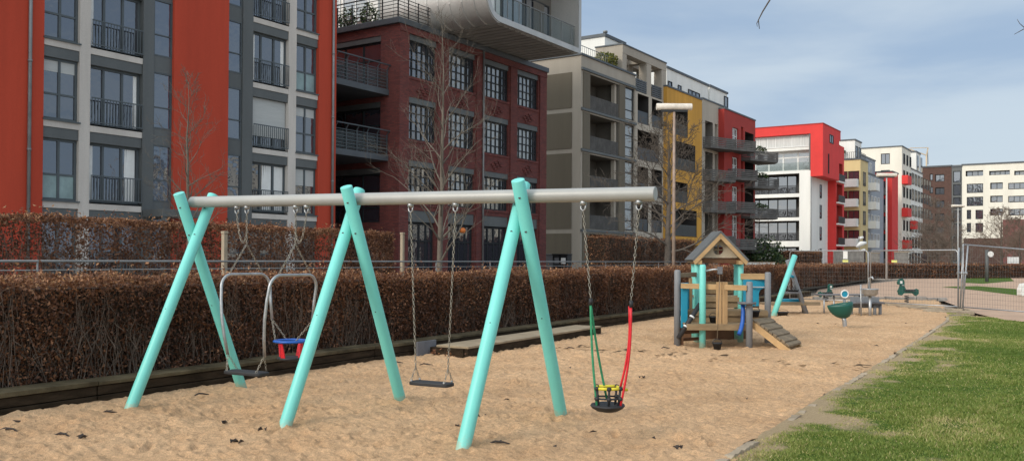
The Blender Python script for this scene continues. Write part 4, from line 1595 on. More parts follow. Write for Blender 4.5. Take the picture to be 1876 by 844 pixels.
# ------------------------------------------------------------------ ochre building
XO = -31.3
FO = Face('X', XO)
UO = lambda px: uX(px, XO)
oo = thing('apartment_building', 'ochre yellow facade with offset dark loggias and white roof storey', 'building', (XO, UO(1220.5), .45))
y0, y1 = UO(1220.5), UO(1285)
zto = zX(158, 1221, XO)
hs_ = []
for (pa, pb, ya, yb) in ((1236, 1259, 198, 249), (1236, 1273, 262, 313), (1236, 1259, 334, 371), (1236, 1276, 384, 433)):
    hs_.append((UO(pa), UO(pb), zX(yb, (pa + pb) / 2, XO), zX(ya, (pa + pb) / 2, XO), 1.4))
w_ = MB(); bk = MB()
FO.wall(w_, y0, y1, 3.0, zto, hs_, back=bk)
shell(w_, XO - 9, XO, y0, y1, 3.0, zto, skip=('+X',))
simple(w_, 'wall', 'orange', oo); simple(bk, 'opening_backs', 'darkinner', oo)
for h in hs_:
    railing(oo, FO, h[0] + .02, h[2] + .02, h[1] - h[0] - .04, 1.0, -.05, .12, 'steelgrey', .05)
    window(oo, FO, h[0] + .05, h[2] + .05, (h[1] - h[0]) * .8, h[3] - h[2] - .1, (.3, .62), (), .09, -1.3, 'glass_light', 'dark_frame')
s = MB(); FO.box(s, -9, -.6, y0, y1, .45, 2.998); s.build('ground_storey', M['inner'], oo)
s = MB(); FO.box(s, -.55, 0, y0, y0 + .8, .45, 2.998); FO.box(s, -.55, 0, y1 - .8, y1, .45, 2.998); s.build('pier', M['orange'], oo)
s = MB(); FO.box(s, -9, .06, y0, y1 - .01, zto + .002, zto + .15); s.build('coping', M['coping'], oo)
xq = XO - 1.6
q0, q1 = uX(1219, xq), uX(1296, xq)
zq = zX(120, 1220, xq)
s = MB(); s.box(xq - 6, xq, q0 + .1, q1, zto + .152, zq - .2); rs_ = s.build('roof_storey', M['white'], oo)
s = MB(); s.box(xq - 6.1, xq + .1, q0 + .05, q1 + .1, zq - .198, zq); s.build('roof', M['coping'], rs_)
for (pa, pb) in ((1222, 1229), (1240, 1246), (1259, 1280)):
    window(oo, Face('X', xq), uX(pa, xq), zX(0, 0, 0) * 0 + zto + .55, uX(pb, xq) - uX(pa, xq), .75, (.33, .66) if pb - pa > 10 else (), (), .07, .055, 'glass', 'dark_frame')

# ------------------------------------------------------------------ pale building with slatted curved balconies, and the dark red one beside it
def wedge_balcony(root, X, y0, y1, z, out, h=.9):
    """shallow trapezoid balcony: slab with horizontal board cladding"""
    ya, yb = y0, y1
    pts = [(X + .01, ya), (X + out * .35, ya + .03 * (yb - ya)), (X + out, ya + .72 * (yb - ya)), (X + out * .7, yb - .02 * (yb - ya)), (X + .01, yb)]
    s = MB(); s.prism(pts, z, z + .2, 2)
    b = s.build('balcony', M['slat'], root)
    s = MB()
    for k in range(5):
        zz = z + .22 + k * .175
        for p, q in zip(pts[:-1], pts[1:]):
            s.bar((*p, zz + .06), (*q, zz + .06), .03, .12)
    for p in pts[1:-1]:
        s.bar((*p, z + .2), (*p, z + .2 + h), .06, .06)
    s.build('balcony_boards', M['slat'], b)


XP = -31.5
UP = lambda px: uX(px, XP)
FP2 = Face('X', XP)
pl = thing('apartment_building', 'pale beige apartment building with grey slatted balconies right of the ochre one', 'building', (XP, UP(1285.5), .45))
y0, y1 = UP(1285.5), UP(1332)
ztp = zX(182, 1290, XP)
w_ = MB(); bk = MB(); hs_ = []
FR_ = [.8, 3.75, 6.65, 9.55, 12.45]
for z in FR_:
    hs_.append((UP(1291), UP(1305), z, z + 2.3, 1.3)); hs_.append((UP(1309), UP(1314), z, z + 2.3, .4)); hs_.append((UP(1318), UP(1328), z, z + 2.3, 1.3))
FP2.wall(w_, y0, y1, .45, ztp, hs_, back=bk); shell(w_, XP - 9, XP, y0, y1, .45, ztp, skip=('+X',))
simple(w_, 'wall', 'beige', pl); simple(bk, 'opening_backs', 'inner', pl)
for h in hs_:
    window(pl, FP2, h[0] + .05, h[2] + .02, h[1] - h[0] - .1, 2.2, (.5,) if h[4] > 1 else (), (), .08, -h[4] + .12, 'glass', 'dark_frame')
for z in (2.9, 6.1, 9.05, 12.1):
    wedge_balcony(pl, XP, UP(1287), UP(1319), z, 2.0)
s = MB(); FP2.box(s, -9, .06, y0, y1, ztp + .002, ztp + .14); s.build('coping', M['coping'], pl)
xq = XP - 1.5
q0, q1 = uX(1299, xq), uX(1331, xq)
zq = zX(160, 1312, xq)
s = MB(); s.box(xq - 6, xq, q0, q1, ztp + .142, zq - .2); rs_ = s.build('roof_storey', M['white'], pl)
s = MB(); s.box(xq - 6.1, xq + .1, q0 - .1, q1 + .1, zq - .198, zq); s.build('roof', M['coping'], rs_)
window(pl, Face('X', xq), uX(1325, xq), ztp + .5, 1.1, 1.4, (), (), .07, .055, 'glass', 'dark_frame')

XR = -30.9
UR = lambda px: uX(px, XR)
FR2 = Face('X', XR)
rr_ = thing('apartment_building', 'dark red apartment building with grey slatted balconies beside the white and red one', 'building', (XR, UR(1326), .45))
y0, y1 = UR(1326), UR(1383)
ztr = zX(199, 1327, XR)
w_ = MB(); bk = MB(); hs_ = []
for z in FR_:
    hs_.append((UR(1341), UR(1352), z, z + 2.35, .3)); hs_.append((UR(1357), UR(1361), z, z + 2.7, .8)); hs_.append((UR(1364), UR(1380), z, z + 2.35, 1.6))
FR2.wall(w_, y0, y1, .45, ztr, hs_, back=bk); shell(w_, XR - 9, XR, y0, y1, .45, ztr, skip=('+X',))
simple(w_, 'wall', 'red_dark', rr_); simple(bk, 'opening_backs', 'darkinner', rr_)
for h in hs_:
    window(rr_, FR2, h[0] + .03, h[2] + .02, h[1] - h[0] - .06, h[3] - h[2] - .05, (.5,) if h[4] != .8 else (), (.33, .66), .09, -h[4] + .12, 'glass_light' if h[4] < .5 else 'glass', 'white_pl' if h[4] < .5 else 'dark_frame')
for z, (pa, pb) in ((2.4, (1361, 1392)), (5.9, (1357, 1388)), (9.0, (1363, 1398)), (11.7, (1357, 1388))):
    wedge_balcony(rr_, XR, UR(pa), UR(pb) if pb < 1384 else y1 + .8, z, 2.6)
for z, (pa, pb) in ((2.7, (1332, 1356)), (6.3, (1330, 1354)), (9.5, (1333, 1358)), (12.3, (1330, 1354))):
    wedge_balcony(rr_, XR, UR(pa), UR(pb), z, 2.0)
s = MB(); FR2.box(s, -9, .06, y0, y1 + .04, ztr + .002, ztr + .14); s.build('coping', M['coping'], rr_)
for k, (yy, z) in enumerate(((y1 - 1.6, 12.6), (y1 - 1.2, 9.95), (y1 - 1.4, 6.75))):
    bush('balcony_plant', ('dark green plants on the top slatted balcony of the dark red building', 'dark green plants on the second highest balcony of the dark red building', 'dark plants on the low middle balcony of the dark red building')[k], (XR + 1.0, yy, z), .7, 1.3, .75, 260, .2, 'leaf_green', 30 + k, 'balcony plants')

# ------------------------------------------------------------------ white building with the red box
YW = 118.0
xw1 = uY(1484.5, YW); xr1 = uY(1507.5, YW); xw0 = uY(1383, YW) - 3
wb = thing('apartment_building', 'white apartment building crowned by a bright red box with glazed loggia', 'building', (xw1, YW, .45))
FW = Face('Y', YW)
zred0 = zY(322, 1500, YW); zredT = zY(226, 1507, YW); zwt = zY(312, 1470, YW)
w_ = MB(); bk = MB(); hs_ = []
lx0, lx1 = uY(1387, YW) - 2, uY(1464, YW)
slabs = [zY(p, 1440, YW) for p in (354.5, 398, 441)]
tops = [zY(p, 1440, YW) for p in (318, 361, 404)]
for za, zb in zip(slabs, tops):
    hs_.append((lx0, lx1, za, zb, 2.2))
hs_.append((lx0, lx1, .8, slabs[2] - .75, 2.2))
FW.wall(w_, xw0, xw1, .45, zwt, hs_, back=bk); shell(w_, xw0, xw1, YW, YW + 9, .45, zwt, skip=('-Y', '+X'))
FWx = Face('X', xw1)
hx = []
yw_end = uX(1530, xw1)
for z in (1.5, 4.4, 7.3, 10.0):
    for f in (.35, .72):
        yy = YW + (yw_end - YW) * f
        hx.append((yy, yy + .8, z, z + 1.8))
FWx.wall(w_, YW, YW + 9, .45, zwt)
simple(w_, 'wall', 'white', wb); simple(bk, 'opening_backs', 'inner', wb)
for h in hx:
    window(wb, FWx, h[0] + .01, h[2] + .01, h[1] - h[0] - .02, h[3] - h[2] - .02, (), (), .06, .055)
for h in hs_:
    railing(wb, FW, h[0] + .02, h[2] + .02, h[1] - h[0] - .04, 1.05, -.06, .14, 'black_metal', .07)
    window(wb, FW, h[0] + .3, h[2] + .03, h[1] - h[0] - 1.2, h[3] - h[2] - .1, (.2, .4, .6, .8), (), .12, -2.1, 'glass', 'dark_frame')
s = MB(); s.tube([(xw1 - .1 + .2, YW - .12, .45), (xw1 + .1, YW - .12, zred0)], .06, 6); s.build('downpipe', M['zinc'], wb)
# red box: roof slab, right wall and end wall around a glazed two-storey loggia
rx0 = uY(1370, YW)
red = MB()
red.box(rx0, xr1, YW - .1, YW + 9, zredT - 1.15, zredT)                                    # roof band
red.box(xw1 + .02, xr1, YW - .1, uX(1537, xr1) - 0, zred0, zredT - 1.152)                # right wall
red_o = simple(red, 'red_box', 'red_bright', wb)
s = MB(); s.box(rx0, xr1 + .05, YW - .15, YW + 9, zredT + .002, zredT + .12); s.build('coping', M['red_dark'], red_o)
zmid = zY(269, 1440, YW)
s = MB(); s.box(rx0, xw1, YW + 1.9, YW + 9, zwt + .002, zmid - .4); s.box(rx0, xw1, YW + .6, YW + 9, zmid - .398, zredT - 1.153); s.build('loggia_back', M['white'], wb)
for (za, zb, cc) in ((zwt + .1, zmid - .5, (.25, .5, .75)), (zmid + .0, zredT - 1.25, (.14, .28, .42, .56, .7, .85))):
    up_ = za >= zmid
    window(wb, Face('Y', YW + (.6 if up_ else 1.9)), rx0 + .3, za, xw1 - rx0 - .5, zb - za, cc, () if up_ else (.72,), .10 if up_ else .20, .06, 'curtained' if up_ else 'glass_light', 'white_pl')
s = MB(); s.box(rx0, xw1, YW - .02, YW + .03, zwt + .05, zwt + 1.1)
s.build('glass_balustrade', M['clear_glass'], wb)
s = MB(); s.box(xw1 - .02 - .16, xw1 - .02, YW - .05, YW + .1, zwt + .02, zredT - 1.16); s.build('gallery_post', M['steelgrey'], wb)
FRb = Face('X', xr1)
window(wb, FRb, uX(1519, xr1), zX(262, 1522, xr1), uX(1526, xr1) - uX(1519, xr1), 1.1, (.5,), (), .1, .03)
window(wb, FRb, uX(1516.5, xr1), zX(318, 1518, xr1), .45, 2.6, (), (), .06, .03)
# dark red pier and red balcony stack behind
s = MB(); s.box(xw1 - .5, xw1 + .45, uX(1517, xw1), uX(1531, xw1), .45, zred0 - .002); s.build('red_pier', M['red_dark'], wb)
y0, y1 = uX(1531, xr1 - .5), uX(1546, xr1 - .5)
w_ = MB(); bk = MB(); hs_ = [(y0 + .4, y1 - .9, z, z + 2.5, 1.4) for z in (1.0, 3.9, 6.8, 9.7, 12.6)]
F5 = Face('X', xr1 - .5)
F5.wall(w_, y0, y1, .45, zredT - 1.6, hs_, back=bk); shell(w_, xr1 - 8, xr1 - .5, y0, y1, .45, zredT - 1.6, skip=('+X',))
simple(w_, 'red_wing', 'red_bright', wb); simple(bk, 'wing_backs', 'red_dark', wb)
for h in hs_:
    s = MB(); F5.box(s, -.1, .35, h[0] - .2, h[1] + .3, h[2] - .2, h[2] - .01); bz_ = s.build('balcony', M['white'], wb)
    railing(wb, F5, h[0] - .15, h[2], h[1] - h[0] + .35, .95, .3, .12, 'black_metal', .07)
# planted foot of the white building
for k, (px, py_, rx_, h_, lab) in enumerate(((1386, 470, 2.6, 3.6, 'round dark evergreen shrub at the foot of the dark red building'), (1401, 470, 1.8, 2.4, 'smaller evergreen shrub right of the round one, before the white building'))):
    p = W((px - 938) / F * 92, 92, .45)
    bush('evergreen_shrub', lab, p, rx_, rx_ * .8, h_, 1600, .28, 'leaf_green', 50 + k, 'evergreen shrubs by the white building')
p0 = W((1392 - 938) / F * 88, 88, .0)
pw = thing('planter_wall', 'low white planter wall below the evergreen shrubs', 'wall', p0, TH)
tag(pw, kind='thing')
MB().box(-1.3, 1.5, 0, .3, 0, 1.45).build('wall', M['white'], pw, off=(0, 0, 0))
MB().box(-1.35, 1.55, -.05, .35, 1.452, 1.52).build('cap', M['concrete'], pw, off=(0, 0, 0))
# ------------------------------------------------------------------ far part of the row
def block(name, label, X, y0, y1, zt, wall, colsX, floors, wx=1.4, wh=1.6, colsY=(), xdeep=10, balX=(), balY=(), balm='white', fr='dark_frame', roof=None, glass='glass', depth=.25, cat='building'):
    root = thing(name, label, cat, (X, y0, 0))
    FXa, FYa = Face('X', X), Face('Y', y0)
    w = MB(); bk = MB(); hX = []; hY = []
    for z in floors:
        for c in colsX:
            hX.append((c, c + wx, z, z + wh, depth))
        for c in colsY:
            hY.append((c, c + wx, z, z + wh, depth))
    FXa.wall(w, y0, y1, 0, zt); FYa.wall(w, X - xdeep, X, 0, zt, hY, back=bk)
    shell(w, X - xdeep, X, y0, y1, 0, zt, skip=('+X', '-Y'))
    w.build('wall', M[wall], root)
    if hY: bk.build('opening_backs', M['darkinner'], root)
    for f, hh in ((FXa, hX), (FYa, hY)):
        for h in hh:
            window(root, f, h[0] + .02, h[2] + .02, h[1] - h[0] - .04, h[3] - h[2] - .04, (.5,), (), .09, .056 if f is FXa else -.12, glass, fr)
    for f, bl in ((FXa, balX), (FYa, balY)):
        for (ua, ub, z, out) in bl:
            s = MB(); f.box(s, .004, out, ua, ub, z - .2, z)
            b = s.build('balcony', M[balm], root)
            s = MB(); f.box(s, out - .06, out, ua, ub, z + .002, z + .95); f.box(s, .005, out - .062, ua, ua + .06, z + .002, z + .95); f.box(s, .005, out - .062, ub - .06, ub, z + .002, z + .95)
            s.build('parapet', M[balm], b)
    s = MB(); s.box(X - xdeep - .05, X + .12, y0 - .12, y1 + .02, zt + .002, zt + .2)
    s.build('roof', M['coping'], root)
    return root


XF = -30.3
UF = lambda px: uX(px, XF)
FF = [1.2, 4.1, 7.0, 9.9, 12.8]
yl0, yl1 = UF(1576), UF(1590)
xl = uY(1545, yl0)
a = block('apartment_building', 'yellow apartment building with white balconies behind the red box', XF, yl0, yl1, zX(292, 1577, XF), 'yellow', [yl0 + 1.6], FF, 1.6, 2.1, colsY=[XF - 3.4, XF - 1.75], balY=[(XF - 4.2, XF - .25, z - .1, 1.3) for z in FF])
za = zX(292, 1577, XF) + .202
s = MB(); s.box(XF - 9, XF - 1.2, yl0 + 1.8, yl1 + 1, za, za + 2.9); rs_ = s.build('roof_storey', M['white'], a)
s = MB(); s.box(XF - 9.1, XF - 1.1, yl0 + 1.7, yl1 + 1.1, za + 2.902, za + 3.1); s.build('roof_storey_roof', M['coping'], rs_)
for k in range(2):
    window(a, Face('X', XF - 1.2), yl0 + 2.2 + k * 2, za + .4, 1.3, 1.7, (), (), .1, .06)
railing(a, Face('Y', yl0), XF - 8, za, 7.6, 1.0, -.3, .3, 'black_metal', .05)
railing(a, Face('X', XF), yl0 + .4, za, yl1 - yl0 - .5, 1.0, -.3, .3, 'black_metal', .05)
bush('roof_shrub', 'dark green shrubs on the roof terrace of the yellow building', (XF - 4.4, yl0 + 1.0, za), 1.7, .6, 2.3, 900, .3, 'leaf_green', 71)

yb_0, yb_1 = yl1 + .05, UF(1622)
zb_ = zX(281, 1598, XF) - 3.2
b = block('apartment_building', 'blue-grey panelled apartment building between the yellow and cream ones', XF - .3, yb_0, yb_1, zb_, 'bluegrey', [yb_0 + .8 + k * 2.4 for k in range(4)], FF, 1.5, 1.9, balX=[(yb_0 + .6, yb_0 + 3.2, z - .2, 1.3) for z in FF], fr='white_pl', glass='glass_blue')
s = MB(); s.box(XF - 8, XF - 1.6, yb_0, yb_1, zb_ + .202, zb_ + 3.0); rs_ = s.build('roof_storey', M['bluegrey'], b)
s = MB(); s.box(XF - 8, XF - 1.5, yb_0, yb_1 + .1, zb_ + 3.002, zb_ + 3.2); s.build('roof_storey_roof', M['zinc'], rs_)
for k in range(4):
    window(b, Face('X', XF - 1.6), yb_0 + .6 + k * 2.6, zb_ + .5, 1.5, 1.9, (.5,), (), .12, .06, 'glass_blue', 'white_pl')
s = MB(); s.tube([(XF - 4, yb_0 + 6, zb_ + 3.2), (XF - 4, yb_0 + 6, zb_ + 5.6)], .14, 8); s.build('flue', M['zinc'], b)

yr0, yr1 = UF(1632), UF(1645)
zr_ = zX(316, 1637, XF)
XRD = XF + .6
c = block('apartment_building', 'narrow bright red facade slab with dark balconies in the distant row', XRD, uX(1634, XRD), uX(1645, XRD), zX(317, 1640, XRD), 'red_bright', [], FF, colsY=[XRD - 2.6], xdeep=4.0, wx=1.6, wh=2.1, balY=[(XRD - 3.4, XRD - .9, z, 1.4) for z in FF], balm='slat')
s = MB(); s.box(XF - 9, XRD - 4.1, yb_1 + .1, yr1, 0, zr_ - .6); s.build('rear_wing', M['white'], c)

yc0, yc1 = UF(1652), UF(1668)
zc_ = zX(268, 1652, XF)
d_ = block('apartment_building', 'tall cream apartment building with small red balcony boxes', XF, yc0, yc1, zc_, 'cream', [yc0 + 1.2 + k * 3.0 for k in range(3)], [1.2 + 2.95 * k for k in range(7)], 1.5, 1.9, colsY=[XF - 3.5], xdeep=11)
F6 = Face('X', XF)
for (px, py_) in ((1656, 331), (1656, 390), (1657, 448)):
    yy = UF(px); z = zX(py_ + 7, px, XF)
    s = MB(); F6.box(s, .004, 1.0, yy - 2.2, yy + 1.4, z, z + 1.5); s.build('balcony', M['red_bright'], d_)

yh0, yh1 = UF(1668) + .3, UF(1690)
zh_ = zX(312, 1675, XF)
e = block('apartment_building', 'white gridded apartment building at the far end of the row', XF, yh0, yh1, zh_, 'white', [yh0 + .8 + k * 3.2 for k in range(7)], [1.2 + 2.95 * k for k in range(6)], 2.2, 2.1)
s = MB(); F6.box(s, .004, 1.0, UF(1667), UF(1671), 7.6, 9.1); s.build('balcony', M['red_bright'], e)
yt0, yt1 = UF(1681), UF(1689)
s = MB(); s.box(XF - 7, XF - .3, yt0, yt1, zh_ + .202, zX(279, 1682, XF)); t_ = s.build('roof_tower', M['white'], e)
s = MB(); s.box(XF - 7.1, XF - .2, yt0 - .1, yt1 + .1, zX(279, 1682, XF) + .002, zX(279, 1682, XF) + .3); s.build('tower_roof', M['coping'], t_)
for k in range(2):
    s = MB(); s.box(XF - .3, XF - .2, yt0 + 1 + k * 4, yt0 + 2.5 + k * 4, zh_ + .5, zX(279, 1682, XF) - .5); s.build('tower_window', M['glass'], t_)

# ------------------------------------------------------------------ buildings closing the street
YE = 225.0
FE = Face('Y', YE)
UE = lambda px: uY(px, YE)
ZE = lambda py, px: zY(py, px, YE)


def endblock(label, pa, pb, ptop, wall, wins, y=YE, extra=None, glass='glass', depth=.4):
    f = Face('Y', y)
    x0, x1 = uY(pa, y), uY(pb, y)
    zt = zY(ptop, (pa + pb) / 2 if ptop < 0 else pa, y)
    root = thing('apartment_building', label, 'building', (x0, y, 0))
    w = MB(); bk = MB(); hs = []
    for (a, b_, ya, yb, dp) in wins:
        pm_ = (a + b_) / 2
        hs.append((uY(a, y), uY(b_, y), zY(yb, pm_, y), zY(ya, pm_, y), dp))
    f.wall(w, x0, x1, 0, zt, hs, back=bk)
    shell(w, x0, x1, y, y + 14, 0, zt, skip=('-Y',))
    w.build('wall', M[wall], root)
    if hs: bk.build('opening_backs', M['inner'], root)
    for h in hs:
        n = max(1, int(round((h[1] - h[0]) / 1.1)))
        window(root, f, h[0] + .03, h[2] + .03, h[1] - h[0] - .06, h[3] - h[2] - .06, tuple((k + 1) / n for k in range(n - 1)), (), .12, -min(h[4], 1.6) + .15, glass, 'dark_frame')
    s = MB(); s.box(x0 - .1, x1 + .1, y - .15, y + 14, zt + .002, zt + .35); s.build('roof', M['coping'], root)
    return root, zt


S = 24.0
win = []
for r_ in range(6):
    win.append((1703, 1709, 318 + r_ * S, 330 + r_ * S, .4)); win.append((1713, 1730, 319 + r_ * S, 332 + r_ * S, .5))
e1, z1_ = endblock('dark brown brick apartment building at the end of the street', 1688, 1743, 307, 'brick_brown', win)
win = [(1746, 1760, 313 + k * S, 334 + k * S, .3) for k in range(7)]
e2, z2_ = endblock('narrow dark glazed stair block between the brown and white buildings', 1743.3, 1762, 306, 'steelgrey', win)
win = [(1769, 1801, 312, 322, 1.8), (1812, 1850, 312, 320, 1.8), (1858, 1885, 312, 320, 1.8)]
for r_ in range(4):
    y_ = 336 + r_ * S
    win.append((1771, 1801 if r_ < 2 else 1779, y_, y_ + 17, .3))
    if r_ >= 2: win.append((1787, 1801, y_, y_ + 17, .3))
    if r_ < 3:
        win.append((1814, 1837, y_ - 2, y_ + 10, 1.2))
        win.append((1847, 1890, y_ - 2, y_ + 10, .3))
e3, z3_ = endblock('white apartment building with long horizontal windows closing the street at the right', 1762.3, 1980, 303, 'cream', win)
s = MB(); s.box(UE(1766), UE(1975), YE - .5, YE - .004, 0, ZE(436, 1800)); s.build('plinth', M['brick_brown'], e3)
s = MB(); s.box(UE(1838), UE(1975), YE - 1.2, YE - .52, 0, ZE(402, 1860)); s.build('red_wing', M['maroon'], e3)
s = MB(); s.box(UE(1720), UE(1900), YE + 8, YE + 13, z3_ + .36, z3_ + 1.0); s.build('roof_plant', M['zinc'], e3)

# tower crane far beyond
d = 330
cr0 = W((1697 - 938) / F * d, d, 0)
cr = thing('tower_crane', 'distant pale tower crane showing its jib above the white buildings', 'crane', cr0, TH)
zc = lambda py: EYE + (hy(1690) - py) / F * d
k_ = d / F
MB().tube([(0, 0, 0), (0, 0, zc(284))], .3, 4).build('mast', M['crane'], cr, off=(0, 0, 0))
s = MB(); s.bar((0, 0, zc(284)), (-34 * k_, 0, zc(272)), .35, .35); s.bar((0, 0, zc(284)), (3 * k_, 0, zc(270)), .35, .35); s.bar((3 * k_, 0, zc(270)), (-30 * k_, 0, zc(271)), .25, .25)
s.build('jib', M['crane'], cr, off=(0, 0, 0))
s = MB(); s.bar((2 * k_, 0, zc(272)), (3 * k_, 0, zc(301)), .2, .2); s.build('hoist_cable', M['zinc'], cr, off=(0, 0, 0))

# ------------------------------------------------------------------ promenade lamps: a horizontal tube on a slim pole
def lamp(px, d, label, wood=False):
    loc = W((px - 938) / F * d, d, .45)
    l = thing('street_lamp', label, 'street lamp', loc, TH, group='promenade lamps with horizontal tube heads')
    zt = 7.35 - .45
    MB().tube([(0, 0, 0), (0, 0, zt - .12)], [.07, .045], 10).build('pole', M['lamp_pale'] if not wood else M['lamp_pole'], l, off=(0, 0, 0))
    s = MB(); s.tube([(-.66, 0, zt), (.66, 0, zt)], .125, 14); s.build('lamp_head', M['lamp_head'], l, off=(0, 0, 0), bevel=.01)
    s = MB(); s.box(-.5, .5, -.05, .05, zt - .19, zt - .10); s.build('lamp_bracket', M['black_metal'], l, off=(0, 0, 0))
    return l


M['lamp_head'] = mat('lamp_housing', (.66, .60, .52), .7, .18, 5, .1, 40)
M['lamp_pale'] = mat('pale_lamp_pole', (.45, .45, .44), .5, .1, 3, .05, 40)
M['lamp_pole'] = mat('rusty_lamp_pole', (.30, .22, .175), .7, .35, 3, .1, 40)
lamp(1234, 33.5, 'street lamp with rusty pole and thick horizontal head in front of the ochre facade', True)
lamp(1624, 59.5, 'street lamp with horizontal head in front of the red facade slab of the distant row')
lamp(1755, 92, 'most distant street lamp, before the dark glazed stair block')

# ------------------------------------------------------------------ the row across the lawn, mirrored in the windows
for (X, y0, ln, zt, wl_, lab) in ((34, 175, 46, 16.5, 'cream', 'pale building across the lawn, mirrored in the brick and taupe buildings windows'),
                                  (36, 120, 44, 13.5, 'cream', 'lower pale building across the lawn, mirrored in the orange-red building windows')):
    nb_ = int(ln / 3.2)
    o = block('mirrored_building', lab, X, y0, y0 + ln, zt, wl_, [y0 + .9 + k * 3.2 for k in range(nb_)], [1.2 + 2.9 * k for k in range(int((zt - 1) / 2.9))], 1.7, 1.9)
    o.rotation_euler = (0, 0, PI)
# ------------------------------------------------------------------ playground: things below are laid out in metres right of / ahead of the viewer
RT = TH


def rthing(name, label, cat, r, d, z=0, group=None):
    o = thing(name, label, cat, W(r, d, z), RT, group)
    o['_rd'] = [float(r), float(d), float(z)]
    return o


class RB(MB):
    """builder taking (right, ahead, up) points"""

    def put(s, name, m, root, bevel=0):
        q = root
        while q.get('_rd') is None: q = q.parent
        return s.build(name, M[m] if isinstance(m, str) else m, root, off=tuple(q['_rd']), bevel=bevel)


def pd(px, py, d):
    return ((px - 938) / F * d, d, EYE + (hy(px) - py) / F * d)


# ---- swing frame
BV = np.array((.889, -.457)); BV /= np.linalg.norm(BV)
PV = np.array((.457, .889)); PV /= np.linalg.norm(PV)
C0 = np.array((.055, 8.51))


def sw(t, p, z):                 # along the beam, across it, up
    q = C0 + BV * t + PV * p
    return (float(q[0]), float(q[1]), z)


def beam_z(t):
    return 2.247 - .0105 * t


fr = rthing('swing_set', 'turquoise A-frame swing stand with a long grey top beam', 'swing stand', *sw(-2, 0, 0)[:2])
bm = RB()
bm.tube([sw(-4.30, .055, beam_z(-4.3)), sw(1.333, .055, beam_z(1.333))], .064, 20)
bo = bm.put('beam', 'beam', fr, bevel=.006)
for (t, fo) in ((-4.24, 1), (-1.98, -1), (0, -1)):
    for (p0, p1, k) in ((-.9, .26, fo), (.9, -.14, -fo)):
        a = np.array(sw(t + .066 * k, p0, 0)); b = np.array(sw(t + .066 * k, p1, 2.385))
        a2 = a - (b - a) * .10
        s = RB()
        s.tube([tuple(a2), tuple(b)], .0635, 20)
        lg = s.put('leg', 'teal', fr, bevel=.008)
        # bolt heads near the beam and further down
        ax_ = (b - a) / np.linalg.norm(b - a)
        for f in (.93, .80, .45):
            c = a + (b - a) * f
            nrm = np.array((*(BV * (1 if k == 1 else -1)), 0)) * (1 if f > .9 else 1)
            c2 = c + np.array((-.25, -.97, 0)) * .058
            s = RB(); s.tube([tuple(c2), tuple(c2 + np.array((-.25, -.97, 0)) * .012)], .012 if f > .5 else .007, 8)
            s.put('bolt', 'bolt', lg)


def chain(mb, pts, pitch=.034, r=.0037, lw=.010):
    """real links along a polyline"""
    P = np.array(pts, float)
    seg = np.linalg.norm(P[1:] - P[:-1], axis=1)
    cum = np.concatenate([[0], np.cumsum(seg)])
    n = max(2, int(cum[-1] / pitch))
    for i in range(n):
        s0 = cum[-1] * (i + .5) / n
        c = np.array([np.interp(s0, cum, P[:, j]) for j in range(3)])
        k = min(np.searchsorted(cum, s0) - 1, len(seg) - 1)
        t = (P[k + 1] - P[k]) / seg[k]
        u = np.cross(t, (.31, .89, .2)); u /= np.linalg.norm(u)
        v = np.cross(t, u)
        a = u if i % 2 else v
        hl = pitch * .62
        ring = []
        for q in range(8):
            an = 2 * PI * q / 8
            ring.append(c + t * hl * math.cos(an) + a * lw * math.sin(an))
        nb = np.cross(t, a)
        vs, fs = [], []
        for q in range(8):
            rad = (ring[q] - c); rad /= np.linalg.norm(rad)
            for (e1, e2) in ((1, 0), (0, 1), (-1, 0), (0, -1)):
                vs.append(tuple(ring[q] + rad * r * e1 + nb * r * e2))
        for q in range(8):
            q2 = (q + 1) % 8
            for j in range(4):
                fs.append((q * 4 + j, q2 * 4 + j, q2 * 4 + (j + 1) % 4, q * 4 + (j + 1) % 4))
        mb.add(vs, fs, True)


def hanger(root, t, p=.055):
    s = RB()
    z = beam_z(t)
    s.tube([sw(t, p, z - .05), sw(t, p, z - .09)], .032, 12)
    s.tube([sw(t - .025, p, z - .08), sw(t - .022, p, z - .125), sw(t, p, z - .145), sw(t + .022, p, z - .125), sw(t + .025, p, z - .08)], .008, 8)
    s.put('hanger', 'galv', root)


def seat_board(root, t, p, z, L_, Wd, name='seat', m='rubber', th=.035):
    pts = []
    for i in range(24):
        an = 2 * PI * i / 24
        c, s_ = math.cos(an), math.sin(an)
        pts.append((abs(c) ** .35 * math.copysign(1, c) * L_ / 2, abs(s_) ** .35 * math.copysign(1, s_) * Wd / 2))
    s = RB()
    lo = [sw(t + a, p + b, z) for a, b in pts]; hi = [sw(t + a, p + b, z + th) for a, b in pts]
    n = len(pts)
    s.add(lo + hi, [tuple(range(n - 1, -1, -1)), tuple(range(n, 2 * n))] + [(i, (i + 1) % n, n + (i + 1) % n, n + i) for i in range(n)])
    return s.put(name, m, root, bevel=.008)


# ---- flat seat swing
ts0, ts1 = -1.249, -.721
tc_ = (ts0 + ts1) / 2
s2 = rthing('swing', 'single swing with a flat black seat on two chains in the middle bay', 'swing', *sw(tc_, .055, 0)[:2])
for t, te in ((ts0, tc_ - .19), (ts1, tc_ + .19)):
    hanger(s2, t)
    s = RB()
    chain(s, [sw(t, .055, beam_z(t) - .145), sw(te, .055, .56)])
    for dp in (-.075, .075):
        chain(s, [sw(te, .055, .56), sw(te + math.copysign(.005, te - tc_), .055 + dp, .435)], .03)
    s.put('chain', 'chain', s2)
so_ = seat_board(s2, tc_, .055, .385, .46, .18)
for te in (tc_ - .19, tc_ + .19):
    for dp in (-.075, .075):
        s = RB(); s.tube([sw(te, .055 + dp, .42), sw(te, .055 + dp, .437)], .011, 8); s.put('bolt', 'galv', so_)

